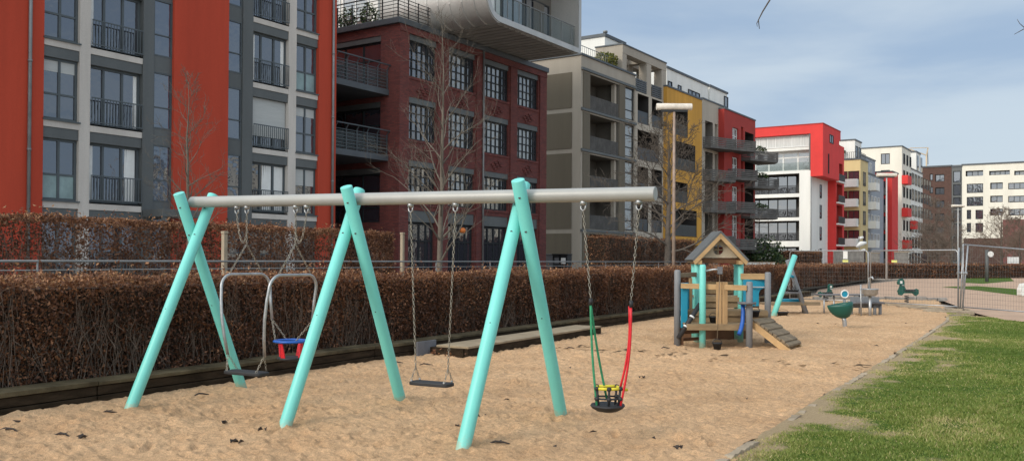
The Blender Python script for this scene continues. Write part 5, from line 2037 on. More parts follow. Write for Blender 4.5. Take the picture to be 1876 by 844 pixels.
# ---- toddler swing with coloured ropes
ta, tb2 = .6416, 1.178
tm = .905
s3 = rthing('toddler_swing', 'black toddler swing seat hung on green and red ropes under the free beam end', 'swing', *sw(tm, .055, 0)[:2])
ends = []
for t, px, py in ((ta, 1082.5, 546), (tb2, 1156.5, 550)):
    hanger(s3, t)
    d_e = (C0 + BV * (t * .75 + tm * .25))[1]
    e = pd(px, py, d_e)
    s = RB(); chain(s, [sw(t, .055, beam_z(t) - .145), e]); s.put('chain', 'chain', s3)
    s = RB(); s.tube([e, (e[0], e[1], e[2] - .06)], .018, 8); s.put('rope_sleeve', 'rubber', s3)
    ends.append((e[0], e[1], e[2] - .05))
cz = .325
sc_ = np.array(pd(1114.5, 745, 8.12)); cr_, cd_ = sc_[0], sc_[1]
bowl = RB()
N_ = 28
outl = [(.150, .012), (.142, .03), (.115, .022), (.07, .0), (.0, -.005)]
under = [(.150, .012), (.13, -.012), (.09, -.035), (0, -.045)]
for prof_, rev in ((outl, False), (under, True)):
    vs_, fs_ = [], []
    for (rr, zz) in prof_:
        for j in range(N_):
            an = 2 * PI * j / N_
            kk = 1 + .05 * math.cos(4 * an)
            vs_.append((cr_ + rr * kk * math.cos(an), cd_ + rr * kk * math.sin(an), cz + zz))
    for i in range(len(prof_) - 1):
        for j in range(N_):
            fs_.append((i * N_ + j, i * N_ + (j + 1) % N_, (i + 1) * N_ + (j + 1) % N_, (i + 1) * N_ + j))
    bowl.add(vs_, fs_, True)
st3 = bowl.put('seat', 'rubber', s3)
# four uprights with connector beads, two rows of bars
corners = [(-.105, -.075), (-.0, -.115), (.105, -.075), (-.09, .085), (.09, .085)]
z1b, z2b = .50, .41
for (qa, qb) in corners:
    s = RB(); s.tube([(cr_ + qa * .85, cd_ + qb * .85, cz + .01), (cr_ + qa, cd_ + qb, z1b + .01)], .011, 8); s.put('upright', 'rubber', s3)
    s = RB()
    for zz in (z1b, z2b):
        s.lathe([(.0, -.022), (.018, -.014), (.024, 0), (.018, .014), (0, .022)], (cr_ + qa, cd_ + qb, zz), 10)
    s.put('connector', 'rubber', s3)
ring_ = [corners[0], corners[1], corners[2], corners[4], corners[3], corners[0]]
s = RB()
for p, q in zip(ring_[:-1], ring_[1:]):
    s.tube([(cr_ + p[0], cd_ + p[1], z1b), (cr_ + q[0], cd_ + q[1], z1b)], .014, 8)
s.tube([(cr_ + .105, cd_ - .075, z1b), (cr_ + .17, cd_ - .05, z1b - .012)], .013, 8)
s.put('safety_bar', 'yellow_pl', s3)
s = RB()
for p, q in zip(ring_[:-1], ring_[1:]):
    s.tube([(cr_ + p[0], cd_ + p[1], z2b), (cr_ + q[0], cd_ + q[1], z2b)], .009, 8)
s.put('lower_bar', 'rubber', s3)


def rope(a, b, m, bow):
    s = RB()
    pts = []
    for i in range(9):
        f = i / 8
        k = math.sin(PI * f) * bow
        pts.append((a[0] + (b[0] - a[0]) * f + k, a[1] + (b[1] - a[1]) * f, a[2] + (b[2] - a[2]) * f))
    s.tube(pts, .0105, 8)
    s.put('rope', m, s3)


rope(ends[0], (cr_ - .105, cd_ - .075, z2b - .06), 'green_pl', -.012)
rope(ends[0], (cr_ + .0, cd_ + .085, z2b - .02), 'green_pl', -.01)
rope(ends[1], (cr_ + .105, cd_ - .075, z2b - .07), 'red_pl', .03)
rope((ends[1][0] - .012, ends[1][1] + .02, ends[1][2]), (cr_ + .105, cd_ - .05, z1b), 'red_pl', .033)

# ---- parent and child swing
t1, t2 = -3.45, -2.745
pc = rthing('parent_child_swing', 'face-to-face parent and child swing on two bent steel hoops in the left bay', 'swing', *sw((t1 + t2) / 2, .055, 0)[:2])
zt1 = 1.462
tmid = (t1 + t2) / 2
for t, sgn in ((t1, -1), (t2, 1)):
    hanger(pc, t)
    hanger(pc, t + sgn * .15)
    s = RB()
    sp_ = sw(t, .055, 1.80)
    chain(s, [sw(t, .055, beam_z(t) - .145), sp_])
    chain(s, [sp_, sw(t, -.2, zt1 + .015)]); chain(s, [sp_, sw(t, .31, zt1 + .015)])
    lo = []
    for i in range(13):
        f = i / 12
        lo.append(sw(t + sgn * .15 * (1 - f), .055, (beam_z(t) - .145) * (1 - f) + 1.93 * f - .20 * math.sin(PI * f) ** .8))
    chain(s, lo)
    s.put('chain', 'chain', pc)
    s = RB()
    hp = []
    te = tmid + sgn * .26                  # narrower at the seats
    A_ = -.31; B_ = .40
    zb_, zc2 = .60, .93
    nb = 7

    def tt(z):
        f = (zt1 - z) / (zt1 - .6)
        return t + (te - t) * max(0, f)
    for (z) in (zb_, .8, 1.0, 1.2):
        hp.append(sw(tt(z), A_ - .05 * math.sin(PI * (z - zb_) / (zt1 - zb_)), z))
    for i in range(nb + 1):
        an = PI - PI / 2 * i / nb
        hp.append(sw(tt(1.32 + .14 * math.sin(an)), A_ + .13 + .155 * math.cos(an), zt1 - .15 + .15 * math.sin(an)))
    for i in range(nb + 1):
        an = PI / 2 - PI / 2 * i / nb
        hp.append(sw(tt(1.32 + .14 * math.sin(an)), B_ - .13 + .155 * math.cos(an), zt1 - .15 + .15 * math.sin(an)))
    for z in (1.15, zc2):
        hp.append(sw(tt(z), B_ + .015, z))
    s.tube(hp, .0165, 10)
    s.put('hoop', 'galv', pc)
    tch = tt(zc2)
    for dp in (-.07, .09):
        s = RB(); chain(s, [sw(te, A_, zb_ + .01), sw(te - sgn * .055, A_ + dp, .43)], .03); s.put('seat_chain', 'chain', pc)
    for dp in (-.09, .09):
        s = RB(); chain(s, [sw(tch, B_ + .015, zc2 + .01), sw(tmid + sgn * .15, B_ + dp, .715)], .03); s.put('seat_chain', 'chain', pc)
seat_board(pc, tmid, A_ + .01, .40, .52, .20, 'adult_seat')
# child seat: blue ring, red straps, black seat
s = RB(); ring_ = []
cc = sw(tmid, B_, .70)
for (rr, zz) in ((.165, -.02), (.185, -.012), (.19, .005), (.18, .02), (.16, .022), (.14, .012), (.14, -.008), (.15, -.02), (.165, -.02)):
    ring_.append((rr * 1.05, zz * .75))
s.lathe(ring_, cc, 28)
cs = s.put('child_seat', 'blue_pl', pc)
for j in range(4):
    an = PI / 4 + j * PI / 2 + .35
    q0 = (cc[0] + .155 * math.cos(an), cc[1] + .155 * math.sin(an)); q1 = (cc[0] + .125 * math.cos(an), cc[1] + .125 * math.sin(an))
    tx, ty = -math.sin(an), math.cos(an)
    s = RB()
    s.add([(q0[0] - tx * .012, q0[1] - ty * .012, .69), (q0[0] + tx * .012, q0[1] + ty * .012, .69), (q1[0] + tx * .030, q1[1] + ty * .030, .515), (q1[0] - tx * .030, q1[1] - ty * .030, .515)], [(0, 1, 2, 3)])
    o = s.put('strap', 'red_pl', cs)
    md = o.modifiers.new('Solid', 'SOLIDIFY'); md.thickness = .014
s = RB(); s.lathe([(0, -.02), (.12, -.02), (.15, -.008), (.15, .012), (.12, .02), (0, .014)], (cc[0], cc[1], .505), 24); s.put('seat_base', 'rubber', cs)

# ------------------------------------------------------------------ climbing house
phx = rthing('playhouse', 'small climbing playhouse with gabled roof, turquoise and grey posts', 'playhouse', 4.1, 17.9)


def post(r, d, zt, m, rad=.062, root=None, zb=-.25, name='post'):
    s = RB(); s.tube([(r, d, zb), (r, d, zt - .03), (r, d, zt)], [rad, rad, rad * .72], 14); return s.put(name, m, root or phx)


post(3.215, 17.5, 1.46, 'grey_post'); post(3.62, 17.1, 1.565, 'teal'); post(4.455, 16.9, 1.255, 'grey_post'); post(5.10, 17.95, 1.42, 'grey_post')
for (r, d) in ((3.735, 18.2), (4.62, 18.2), (3.785, 18.72), (4.67, 18.72)):
    post(r, d, 1.66, 'teal', .058)


def bx(name, m, r0, r1, d0, d1, z0, z1, bevel=.006, root=None):
    s = RB(); s.box(r0, r1, d0, d1, z0, z1); return s.put(name, m, root or phx, bevel)


# rails and boards
def beam(name, m, a, b, w, h, bevel=.006, root=None):
    s = RB(); s.bar(a, b, w, h); return s.put(name, m, root or phx, bevel)


beam('rail', 'wood_h', (3.26, 17.36, 1.155), (4.40, 16.86, 1.135), .06, .10)
beam('rail', 'wood_old', (3.27, 17.52, 1.355), (3.70, 18.14, 1.36), .05, .09)
beam('rail', 'wood_h', (4.60, 18.12, 1.33), (5.05, 17.98, 1.33), .05, .12)
for dx in (-.075, .04):
    bx('board', 'wood', 3.935 + dx, 4.035 + dx, 17.0, 17.04, .33, 1.24)
beam('upright', 'wood', (3.55, 17.9, .5), (3.55, 17.9, 1.3), .07, .06)
# stepped decks of boards
for (d0, d1, z, r0, r1) in ((16.98, 17.55, .45, 3.30, 4.50), (17.6, 18.15, .68, 3.35, 5.0), (18.2, 18.95, .93, 3.70, 5.0)):
    n = max(3, int((d1 - d0) / .14))
    for k in range(n):
        da = d0 + (d1 - d0) * k / n
        bx('deck_board', 'deck_wood', r0, r1, da, da + (d1 - d0) / n - .012, z - .035, z)
    bx('deck_fascia', 'deck_wood', r0, r1, d0 - .045, d0 - .004, z - .115, z - .02)
    if z > .5: bx('riser', 'deck_wood', r0, r1, d0 - .003, d0 + .03, z - .235, z - .036)
bx('back_board', 'deck_wood', 3.84, 4.66, 18.98, 19.02, .95, 1.2)
bx('under_deck_shade', 'wood_dark', 3.45, 4.95, 18.7, 18.74, .0, .40)  # added dark board, stands in for the shadow below the decks
# blue boards
bx('side_board', 'cyan_board', 3.27, 3.40, 17.40, 17.44, .34, 1.21, .01)
beam('side_board', 'cyan_board', (3.30, 17.5, .78), (3.62, 18.1, .78), .03, .85)
pts = [(4.64, .74), (4.95, .74), (4.95, .84)]
for i in range(7):
    an = PI + PI / 2 * 0 - PI / 2 * i / 6
    pts.append((5.07 + .12 * math.cos(an) - .0, .98 + .12 * math.sin(an) - .0))
pts += [(5.07, 1.27), (4.64, 1.27)]
s = RB(); s.prism([(p[0], p[1]) for p in pts], 18.05, 18.09, 1); s.put('side_board', 'cyan_board', phx, .004)
# speaking pipe and slide pipe
s = RB(); s.tube([pd(1283, 556, 17.15), pd(1243, 619, 17.0)], .045, 14); tp = s.put('pipe', 'rubber', phx)
for f in (.38, .66):
    a = np.array(pd(1283, 556, 17.15)); b = np.array(pd(1243, 619, 17.0))
    s = RB(); s.tube([tuple(a + (b - a) * (f - .02)), tuple(a + (b - a) * (f + .02))], .051, 14); s.put('clamp', 'white_pl', tp)
s = RB(); s.tube([pd(1361, 556, 17.0), pd(1362, 570, 17.0), pd(1361, 588, 16.95), pd(1358, 602, 16.9), pd(1354, 612, 16.85)], .040, 12); s.put('chute', 'blue_pl', phx)
# round tray on the front post
s = RB(); s.lathe([(0, -.03), (.15, -.03), (.17, -.012), (.17, .012), (.155, .012), (.15, -.005), (0, -.005)], (4.40, 16.86, .86), 22); s.put('tray', 'greyboard', phx)
beam('grip', 'galv', (4.70, 18.02, 1.12), (5.04, 17.96, 1.12), .025, .025)
# pulley arm
s = RB(); s.tube([(3.64, 17.08, 1.44), (3.80, 17.0, 1.475), (3.92, 16.93, 1.48)], .018, 8); s.put('pulley_arm', 'galv', phx)
bx('pulley_box', 'greyboard', 3.865, 3.945, 16.86, 16.95, 1.39, 1.53)
# roof
rc, rh, rw = 4.145, 2.185, .535
d0, d1 = 17.88, 18.7
for sg in (-1, 1):
    s = RB()
    ez = 1.63
    a = (rc, rh); b = (rc + sg * rw, ez)
    nx_, nz_ = (rh - ez) * sg, rw
    ll = math.hypot(nx_, nz_)
    nx_, nz_ = nx_ / ll * .045, nz_ / ll * .045
    s.prism([(a[0] + sg * .002, a[1]), (b[0], b[1]), (b[0] + nx_, b[1] + nz_), (a[0] + sg * .002, a[1] + .055)], d0, d1, 1)
    rf = s.put('roof_panel', 'felt', phx, .004)
    s = RB()
    s.prism([(a[0] + sg * .002, a[1] - .11), (b[0] - sg * .03, b[1] - .075), (b[0] + sg * .01, b[1] - .002), (a[0] + sg * .002, a[1] - .003)], d0 + .0, d0 + .045, 1)
    s.put('bargeboard', 'wood_h', rf, .003)
    s = RB(); s.box(min(b[0] - sg * .17, b[0] - sg * .08), max(b[0] - sg * .17, b[0] - sg * .08), d0 + .02, d1 - .05, b[1] - .06, b[1] + .02); s.put('eaves_beam', 'wood_h', rf, .004)
    s = RB()
    for k in range(6):
        da = d0 + .06 + k * .122
        s.prism([(a[0] + sg * .01, a[1] - .03), (b[0] - sg * .02, b[1] - .028), (b[0] - sg * .02, b[1] - .006), (a[0] + sg * .01, a[1] - .006)], da, da + .116, 1)
    s.put('roof_boarding', 'wood_old', rf)
# gable with a round cross-barred window
gy0, gy1 = 18.06, 18.09
gc, gr = (rc - .01, 1.86), .10
outer = [(rc - .44, 1.70), (rc + .44, 1.70), (rc + .44, 1.72), (rc, 2.11), (rc - .44, 1.72)]
s = RB()
K = 32
ring_i = [(gc[0] + gr * math.cos(2 * PI * i / K), gc[1] + gr * math.sin(2 * PI * i / K)) for i in range(K)]


def hit(an):                       # ray from the window centre to the outline
    dx, dz = math.cos(an), math.sin(an)
    best = None
    for p, q in zip(outer, outer[1:] + outer[:1]):
        ex, ez = q[0] - p[0], q[1] - p[1]
        den = dx * ez - dz * ex
        if abs(den) < 1e-9: continue
        t = ((p[0] - gc[0]) * ez - (p[1] - gc[1]) * ex) / den
        u = ((p[0] - gc[0]) * dz - (p[1] - gc[1]) * dx) / den
        if t > 0 and -1e-6 <= u <= 1 + 1e-6 and (best is None or t < best): best = t
    return (gc[0] + dx * best, gc[1] + dz * best)


ring_o = [hit(2 * PI * i / K) for i in range(K)]
for yy, rev in ((gy0, False), (gy1, True)):
    for i in range(K):
        j = (i + 1) % K
        q = [(ring_i[i][0], yy, ring_i[i][1]), (ring_o[i][0], yy, ring_o[i][1]), (ring_o[j][0], yy, ring_o[j][1]), (ring_i[j][0], yy, ring_i[j][1])]
        s.add(q if not rev else q[::-1], [(0, 1, 2, 3)])
for i in range(K):
    j = (i + 1) % K
    s.add([(ring_i[i][0], gy0, ring_i[i][1]), (ring_i[j][0], gy0, ring_i[j][1]), (ring_i[j][0], gy1, ring_i[j][1]), (ring_i[i][0], gy1, ring_i[i][1])], [(0, 1, 2, 3)])
gb2 = s.put('gable', 'ply', phx)
bx('window_bar', 'wood_old', gc[0] - .015, gc[0] + .015, gy0 + .004, gy1 - .004, gc[1] - gr, gc[1] + gr, 0, gb2)
bx('window_bar', 'wood_old', gc[0] - gr, gc[0] + gr, gy0 + .006, gy1 - .006, gc[1] - .015, gc[1] + .015, 0, gb2)
bx('tie_beam', 'wood_dark', rc - .46, rc + .50, 18.10, 18.16, 1.59, 1.695)
bx('tie_beam', 'wood_dark', rc - .36, rc + .62, 18.60, 18.66, 1.59, 1.695)
# ramp
def qd(f, g):                      # along (0 top..1 foot), across (0 front..1 back)
    a = np.array((4.55, 17.0, .45)); b = np.array((5.07, 17.75, .45)); c = np.array((5.10, 16.50, .0)); e = np.array((5.52, 17.15, .0))
    return (a * (1 - f) + c * f) * (1 - g) + (b * (1 - f) + e * f) * g


ra = None
for g in (0, 1):
    s = RB(); p, q = qd(-.02, g), qd(1.03, g); s.bar(tuple(p), tuple(q - np.array((0, 0, .04))), .05, .12); o = s.put('ramp_stringer', 'wood_h', phx, .005)
for k in range(9):
    f0 = k / 9; f1 = (k + 1) / 9 - .02
    s = RB()
    up = np.array((0, 0, .075 + (.012 if k % 2 else 0)))
    lo_ = [qd(f0, -.03), qd(f1, -.03), qd(f1, 1.03), qd(f0, 1.03)]
    s.add([tuple(v + up * .75) for v in lo_] + [tuple(v + up * 1.3) for v in lo_], [(3, 2, 1, 0), (4, 5, 6, 7), (0, 1, 5, 4), (1, 2, 6, 5), (2, 3, 7, 6), (3, 0, 4, 7)])
    s.put('ramp_board', 'wood_old', phx, .006)
# ladder rungs at the left
for z in (.10, .24):
    beam('rung', 'wood_dark', (3.27, 17.55, z), (3.70, 17.85, z), .05, .06)
bx('ladder_side', 'wood_dark', 3.295, 3.34, 17.5, 17.6, -.1, .34)

# buckets
def bucket(r, d, z, label, rope_to=None, rad=.085, grp='black sand buckets'):
    b = rthing('bucket', label, 'bucket', r, d, z, grp)
    s = RB()
    s.lathe([(0, 0), (rad * .72, 0), (rad * .95, .10), (rad * 1.06, .10), (rad * 1.06, .125), (rad * .9, .125), (rad * .66, .012), (0, .012)], (r, d, z), 18)
    s.put('pail', 'rubber', b)
    s = RB(); s.tube([(r + rad * math.cos(a), d, z + .115 + .075 * math.sin(a)) for a in [PI * i / 8 for i in range(9)]], .006, 6); s.put('bucket_handle', 'bolt', b)
    if rope_to:
        s = RB(); s.tube([(r, d, z + .19), rope_to], .008, 6); s.put('rope', 'wood_old', b)
    return b


b1 = pd(1314.5, 652, 16.75)
bucket(b1[0], b1[1], .0, 'black bucket at the end of a rope on the sand before the playhouse', (3.90, 16.9, 1.39), .088)
bucket(3.86, 17.25, .455, 'black bucket standing on the lowest deck of the playhouse', None, .08)
b3 = pd(1384, 580, 17.3)
bucket(b3[0], b3[1], b3[2], 'black bucket hanging by the grey posts at the right of the playhouse', (b3[0] + .02, b3[1] + .05, .85), .085)

# ------------------------------------------------------------------ further play equipment
af = rthing('sand_hoist', 'leaning turquoise post crossed by a grey post, a sand hoist behind the playhouse', 'play equipment', 8.2, 27.2)
s = RB(); s.tube([(7.62, 26.5, -.2), pd(1456, 468, 27.2)], .085, 14); s.put('post', 'teal', af)
s = RB(); s.tube([(9.1, 27.6, -.2), pd(1443, 476, 27.4)], .075, 14); s.put('post', 'grey_post', af)
s = RB(); s.tube([pd(1449, 505, 27.3), pd(1457, 508, 27.5)], .04, 10); s.put('cross_bar', 'cyan_board', af)
for px in (1444, 1453):
    s = RB(); chain(s, [pd(px, 507, 27.4), pd(px + 1, 530, 27.4)], .06, .008, .02); s.put('chain', 'galv', af)
q = pd(1449, 536, 27.4)
s = RB(); s.box(q[0] - .22, q[0] + .28, 27.3, 27.6, q[2] - .02, q[2] + .04); s.put('shelf', 'greyboard', af)
q = pd(1456, 539, 27.3); bucket(q[0], 27.45, q[2] + .02, 'black bucket on the small shelf of the sand hoist', None, .16)
q = pd(1434, 574, 26.6)
bucket(q[0], q[1], .02, 'black bucket on the sand beneath the long grey sand table', None, .17)


def sand_table(label, r0, r1, d, z, w, m, legs, blue=None, grp='grey sand tables'):
    t = rthing('sand_table', label, 'sand table', (r0 + r1) / 2, d, 0, grp)
    bx('table_top', m, r0, r1, d, d + w, z - .07, z, .01, t)
    bx('table_rim', 'wood_old', r0, r1, d - .03, d - .002, z - .075, z + .03, .008, t)
    for r in legs:
        s = RB(); s.tube([(r, d + .1, -.15), (r, d + .1, z - .072)], .055, 10); s.put('leg', 'galv', t)
        s = RB(); s.tube([(r + .07, d + w - .1, -.15), (r + .07, d + w - .1, z - .072)], .055, 10); s.put('leg', 'grey_post', t)
    return t


rr0 = lambda px, d: (px - 938) / F * d
st1 = sand_table('long grey sand table with a blue board beside the leaning turquoise post', rr0(1400, 27.5), rr0(1503, 27.5), 27.5, .37, .5, 'wood_old', [rr0(1424, 27.5), rr0(1476, 27.5)])
a = rr0(1430, 27.9); b = rr0(1467, 27.9)
bx('blue_tray', 'cyan_board', a, b, 27.7, 28.05, .373, .47, .01, st1)
st2 = rthing('sand_table', 'slim higher sand table behind the green bowl', 'sand table', rr0(1546, 28), 28, 0, 'grey sand tables')
bx('table_top', 'greyboard', rr0(1500, 28), rr0(1592, 28), 28, 28.4, .575, .62, .008, st2)
for px in (1513, 1531, 1578):
    s = RB(); s.tube([(rr0(px, 28), 28.15, -.15), (rr0(px, 28), 28.15, .574)], .028, 8); s.put('leg', 'galv', st2)
bench = rthing('play_bench', 'grey bench-like counter with front panel below the metal basin', 'bench', rr0(1592, 27.8), 27.3)
bx('seat', 'greyboard', rr0(1560, 27.3), rr0(1619, 27.3), 27.2, 27.6, .36, .42, .008, bench)
bx('panel', 'grey_post', rr0(1565, 27.3), rr0(1619, 27.3), 27.61, 27.65, .22, .56, .008, bench)
for px in (1562, 1605, 1615):
    s = RB(); s.tube([(rr0(px, 27.3), 27.4, -.1), (rr0(px, 27.3), 27.4, .358)], .05, 8); s.put('leg', 'grey_post', bench)
bs = rthing('metal_basin', 'round steel water basin on a pole in the middle of the far sand', 'basin', rr0(1594, 26.9), 26.9)
q = (rr0(1594, 26.9), 26.9)
s = RB(); s.lathe([(0, .62), (.16, .62), (.22, .67), (.235, .80), (.255, .82), (.235, .83), (.21, .79), (.19, .69), (0, .66)], (q[0], q[1], 0), 24); s.put('basin_bowl', 'galv', bs)
s = RB(); s.tube([(*q, -.15), (*q, .64)], .045, 12); s.put('pole', 'galv', bs)
s = RB(); s.tube([(q[0] + .02, q[1] + .12, .64), (q[0] + .02, q[1] + .12, 1.15), (q[0] + .1, q[1] + .1, 1.18), (q[0] + .12, q[1] + .05, 1.1)], .03, 10); s.put('spout', 'galv', bs)
s = RB(); s.tube([(rr0(1578, 27), 27.0, -.15), (rr0(1577, 27), 27.0, .95)], .022, 8); s.put('pump_rod', 'galv', bs)
# disc toy on the table
dk = rthing('sieve_wheel', 'round white-rimmed blue wheel toy above the green bowl', 'wheel toy', rr0(1547, 26), 26.2)
q = pd(1547.5, 538, 26.2)
s = RB(); s.tube([(q[0], q[1], q[2]), (q[0], q[1] + .04, q[2])], .10, 22); s.put('disc', 'cyan_board', dk)
s = RB(); s.tube([(q[0] + .105 * math.cos(a), q[1] - .01, q[2] + .105 * math.sin(a)) for a in [2 * PI * i / 20 for i in range(21)]], .018, 8); s.put('rim', 'white_pl', dk)
s = RB(); s.tube([(q[0], q[1] + .03, -.1), (q[0], q[1] + .03, q[2] - .15)], .04, 10); s.put('stem', 'grey_post', dk)
# green spinning bowl
gq = G(1548, 602)
sp = rthing('spinning_bowl', 'dark green boat-shaped spinning seat on a curved steel foot', 'spinner', rr0(1547, 21.9), 21.9)
s = RB()
top = []
cx, cd, zt_ = rr0(1541, 21.9), 21.9, .635
rows_ = 7; n = 28
vs_, fs_ = [], []
for i in range(rows_):
    f = i / (rows_ - 1)
    for j in range(n):
        an = 2 * PI * j / n
        rx = .285 * (1 - f ** 2.1) ** .6 if f < 1 else 0
        ry = .23 * (1 - f ** 2.1) ** .6 if f < 1 else 0
        tip = .04 * f
        ca = math.cos(an)
        vs_.append((cx + .01 + tip * 1.6 + rx * (ca * 1.16 if ca < 0 else ca * .86), cd + ry * math.sin(an) * (1 - .38 * max(0, -ca)), zt_ - .02 + .045 * ca * (1 - f) - .36 * f))
for i in range(rows_ - 1):
    for j in range(n):
        fs_.append((i * n + j, i * n + (j + 1) % n, (i + 1) * n + (j + 1) % n, (i + 1) * n + j))
s.add(vs_, fs_, True)
o = s.put('bowl', 'green_dk', sp)
md = o.modifiers.new('Solid', 'SOLIDIFY'); md.thickness = .02
s = RB(); s.tube([(cx + .09, cd, -.15), (cx + .095, cd, .06), (cx + .08, cd, .2), (cx + .05, cd, .325)], .052, 14); s.put('foot', 'galv', sp)


def spring_rider(px, d, label, scale, turn, flip=1):
    r = rr0(px, d)
    h = thing('spring_rider', label, 'spring rider', W(r, d, 0), RT + turn, 'green spring riders')

    def put(mb, name, m, par=h, bevel=0):
        return mb.build(name, M[m], par, off=(0, 0, 0), bevel=bevel)
    k = scale
    f = flip
    side = [(-.30, .30), (-.34, .44), (-.29, .52), (-.24, .66), (-.33, .66), (-.36, .74), (-.28, .86), (-.17, .88), (-.10, .78), (-.10, .60), (-.04, .50), (.08, .46), (.24, .46), (.36, .52), (.44, .48), (.44, .34), (.34, .26), (.22, .36), (-.12, .36), (-.20, .28)]
    s = MB(); s.prism([(p[0] * k * f, p[1] * k) for p in (side if f > 0 else side[::-1])], -.04, .04, 1); body = put(s, 'body', 'green_dk', bevel=.012)
    s = MB(); s.prism([(p[0] * k * f, p[1] * k) for p in (side if f > 0 else side[::-1])][:1] + [(-.12 * k * f, .46 * k), (.2 * k * f, .46 * k), (.2 * k * f, .38 * k)], -.13, .13, 1)
    s = MB(); s.box(-.12 * k, .26 * k, -.14, .14, .44 * k, .49 * k); put(s, 'saddle', 'rubber', bevel=.015)
    s = MB(); s.tube([(-.19 * k * f, -.16, .64 * k), (-.19 * k * f, .16, .64 * k)], .016, 8); put(s, 'handle', 'galv')
    s = MB(); s.box(-.27 * k if f > 0 else .18 * k, -.18 * k if f > 0 else .27 * k, -.043, -.041, .70 * k, .79 * k); put(s, 'white_patch', 'white_pl', body)
    s = MB()
    s.tube([(.08 * math.cos(a), .08 * math.sin(a), a / (2 * PI) * .065) for a in [2 * PI * i / 14 for i in range(14 * 5)]], .014, 6); put(s, 'spring', 'bolt')
    MB().box(-.16, .16, -.14, .14, -.03, .015).build('foot_plate', M['bolt'], h, off=(0, 0, 0))
    return h


spring_rider(1661, 35.4, 'green animal-shaped spring rider with black saddle, the right one of the two', 1.12, 0.15, 1)
spring_rider(1514, 35.6, 'green animal-shaped spring rider seen behind the sand tables, the left one', .85, .35, -1)

# low stone edge closing the sand at the far end
se = thing('stone_edge', 'row of low grey stones closing the far end of the sand', 'edging', G(1490, 548), 0)
p0 = np.array(G(1490, 548)); p1 = np.array(G(1735, 550))
k = 0; n = 13
for i in range(n):
    a = p0 + (p1 - p0) * (i / n); b = p0 + (p1 - p0) * ((i + .94) / n)
    h = random.uniform(.14, .26)
    s = MB(); s.bar((a[0], a[1], h / 2 - .03), (b[0], b[1], h / 2 - .03 + random.uniform(-.02, .02)), .28, h)
    s.build('edge_stone', M['stone'], se, bevel=.03)

# ------------------------------------------------------------------ mesh site fence
PA = np.array((-4.04, 32.5)); PB = np.array((-7.18, 34.2)); PC = np.array((-10.4, 35.3)); PD = np.array((-1.55, 29.9)); PE = np.array((.9, 27.3))


def fence_panel(a, b, label, plate=False, lean=0.0, ht=2.0, notice=False, he=None):
    """one site-fence panel between two plan points"""
    d_ = b - a
    ln = float(np.linalg.norm(d_)); an = math.atan2(d_[1], d_[0])
    p = thing('mesh_fence', label, 'fence', (a[0], a[1], .03), an, 'wire mesh site fence panels')

    def put(mb, name, m, par=p):
        return mb.build(name, M[m], par, off=(0, 0, 0))
    s = MB(); s.tube([(.05, 0, .06), (.05, 0, ht - .08), (.13, 0, ht), (ln - .13, 0, he or ht), (ln - .05, 0, (he or ht) - .08), (ln - .05, 0, .06)], .021, 8); s.tube([(.05, 0, .16), (ln - .05, 0, .16)], .018, 8)
    put(s, 'frame', 'galv')
    s = MB()
    nv = int((ln - .1) / .11)
    for i in range(1, nv):
        x = .05 + (ln - .1) * i / nv
        s.box(x - .0016, x + .0016, -.0016, .0016, .16, ht + ((he or ht) - ht) * x / ln - .02)
    for i in range(1, 12):
        z = .16 + (min(ht, he or ht) - .2) * i / 12
        s.box(.05, ln - .05, .003, .007, z - .0022, z + .0022)
    put(s, 'wire_mesh', 'wire')
    if plate:
        s = MB(); s.box(ln * plate - .115, ln * plate + .115, -.012, -.008, 1.58, 1.66); put(s, 'plate', 'plate_yellow')
    if notice:
        s = MB(); s.box(ln * notice - .09, ln * notice + .09, -.012, -.008, 1.70, 1.98); put(s, 'notice', 'white_pl')
    return p


M['plate_yellow'] = mat('pale_yellow_plate', (.66, .66, .22), .5, .05, 3, 0, 20)
fence_panel(PB, PA, 'wire mesh fence panel ending at the leaning fence posts, one pale plate in its middle', .30)
fence_panel(PC, PB, 'wire mesh fence panel behind the turquoise leaning post, with a white notice', .72, notice=.72)
fence_panel(PA + np.array((.1, -.15)), PD, 'wire mesh fence panel running right from the leaning fence posts', ht=2.17, he=1.95)
fence_panel(PD + np.array((.05, -.08)), PE, 'wire mesh fence panel leaving the picture at the right edge', ht=1.95)
for k, (dx, dy, lx, ly) in enumerate(((-.05, .1, .02, .0), (.09, -.05, .16, .05), (.02, .02, .08, .1))):
    p = thing('steel_pole', ('upright steel post of the leaning fence cluster', 'strongly leaning steel post of the fence cluster', 'slightly leaning steel post in the middle of the fence cluster')[k], 'post', (PA[0] + dx, PA[1] + dy, .03), 0, 'steel posts clustered at the fence corner')
    s = MB(); s.tube([(0, 0, .0), (lx, ly, 2.08 + .06 * k)], .026, 10); s.build('tube', M['galv'], p, off=(0, 0, 0))
    s = MB(); s.tube([(lx * .6 - .05, ly * .6, 1.25), (lx * .6 + .05, ly * .6, 1.25)], .045, 10); s.build('clamp', M['galv'], p, off=(0, 0, 0))
ft = thing('concrete_block', 'pale concrete block weighing down the leaning fence posts', 'block', (PA[0] - .05, PA[1] - .05, -.01), .3)
MB().box(-.36, .36, -.13, .13, 0, .14).build('block', M['concrete'], ft, off=(0, 0, 0), bevel=.02)
q = (PB[0], PB[1])
ft2 = thing('concrete_block', 'pale concrete fence block half hidden behind the grey bench', 'block', (q[0], q[1], -.01), -.5)
MB().box(-.36, .36, -.13, .13, 0, .13).build('block', M['concrete'], ft2, off=(0, 0, 0), bevel=.02)
slabs_ = thing('stone_slabs', 'worn pale stone slabs stepping up by the fence corner', 'slabs', G(1752, 572), TH)
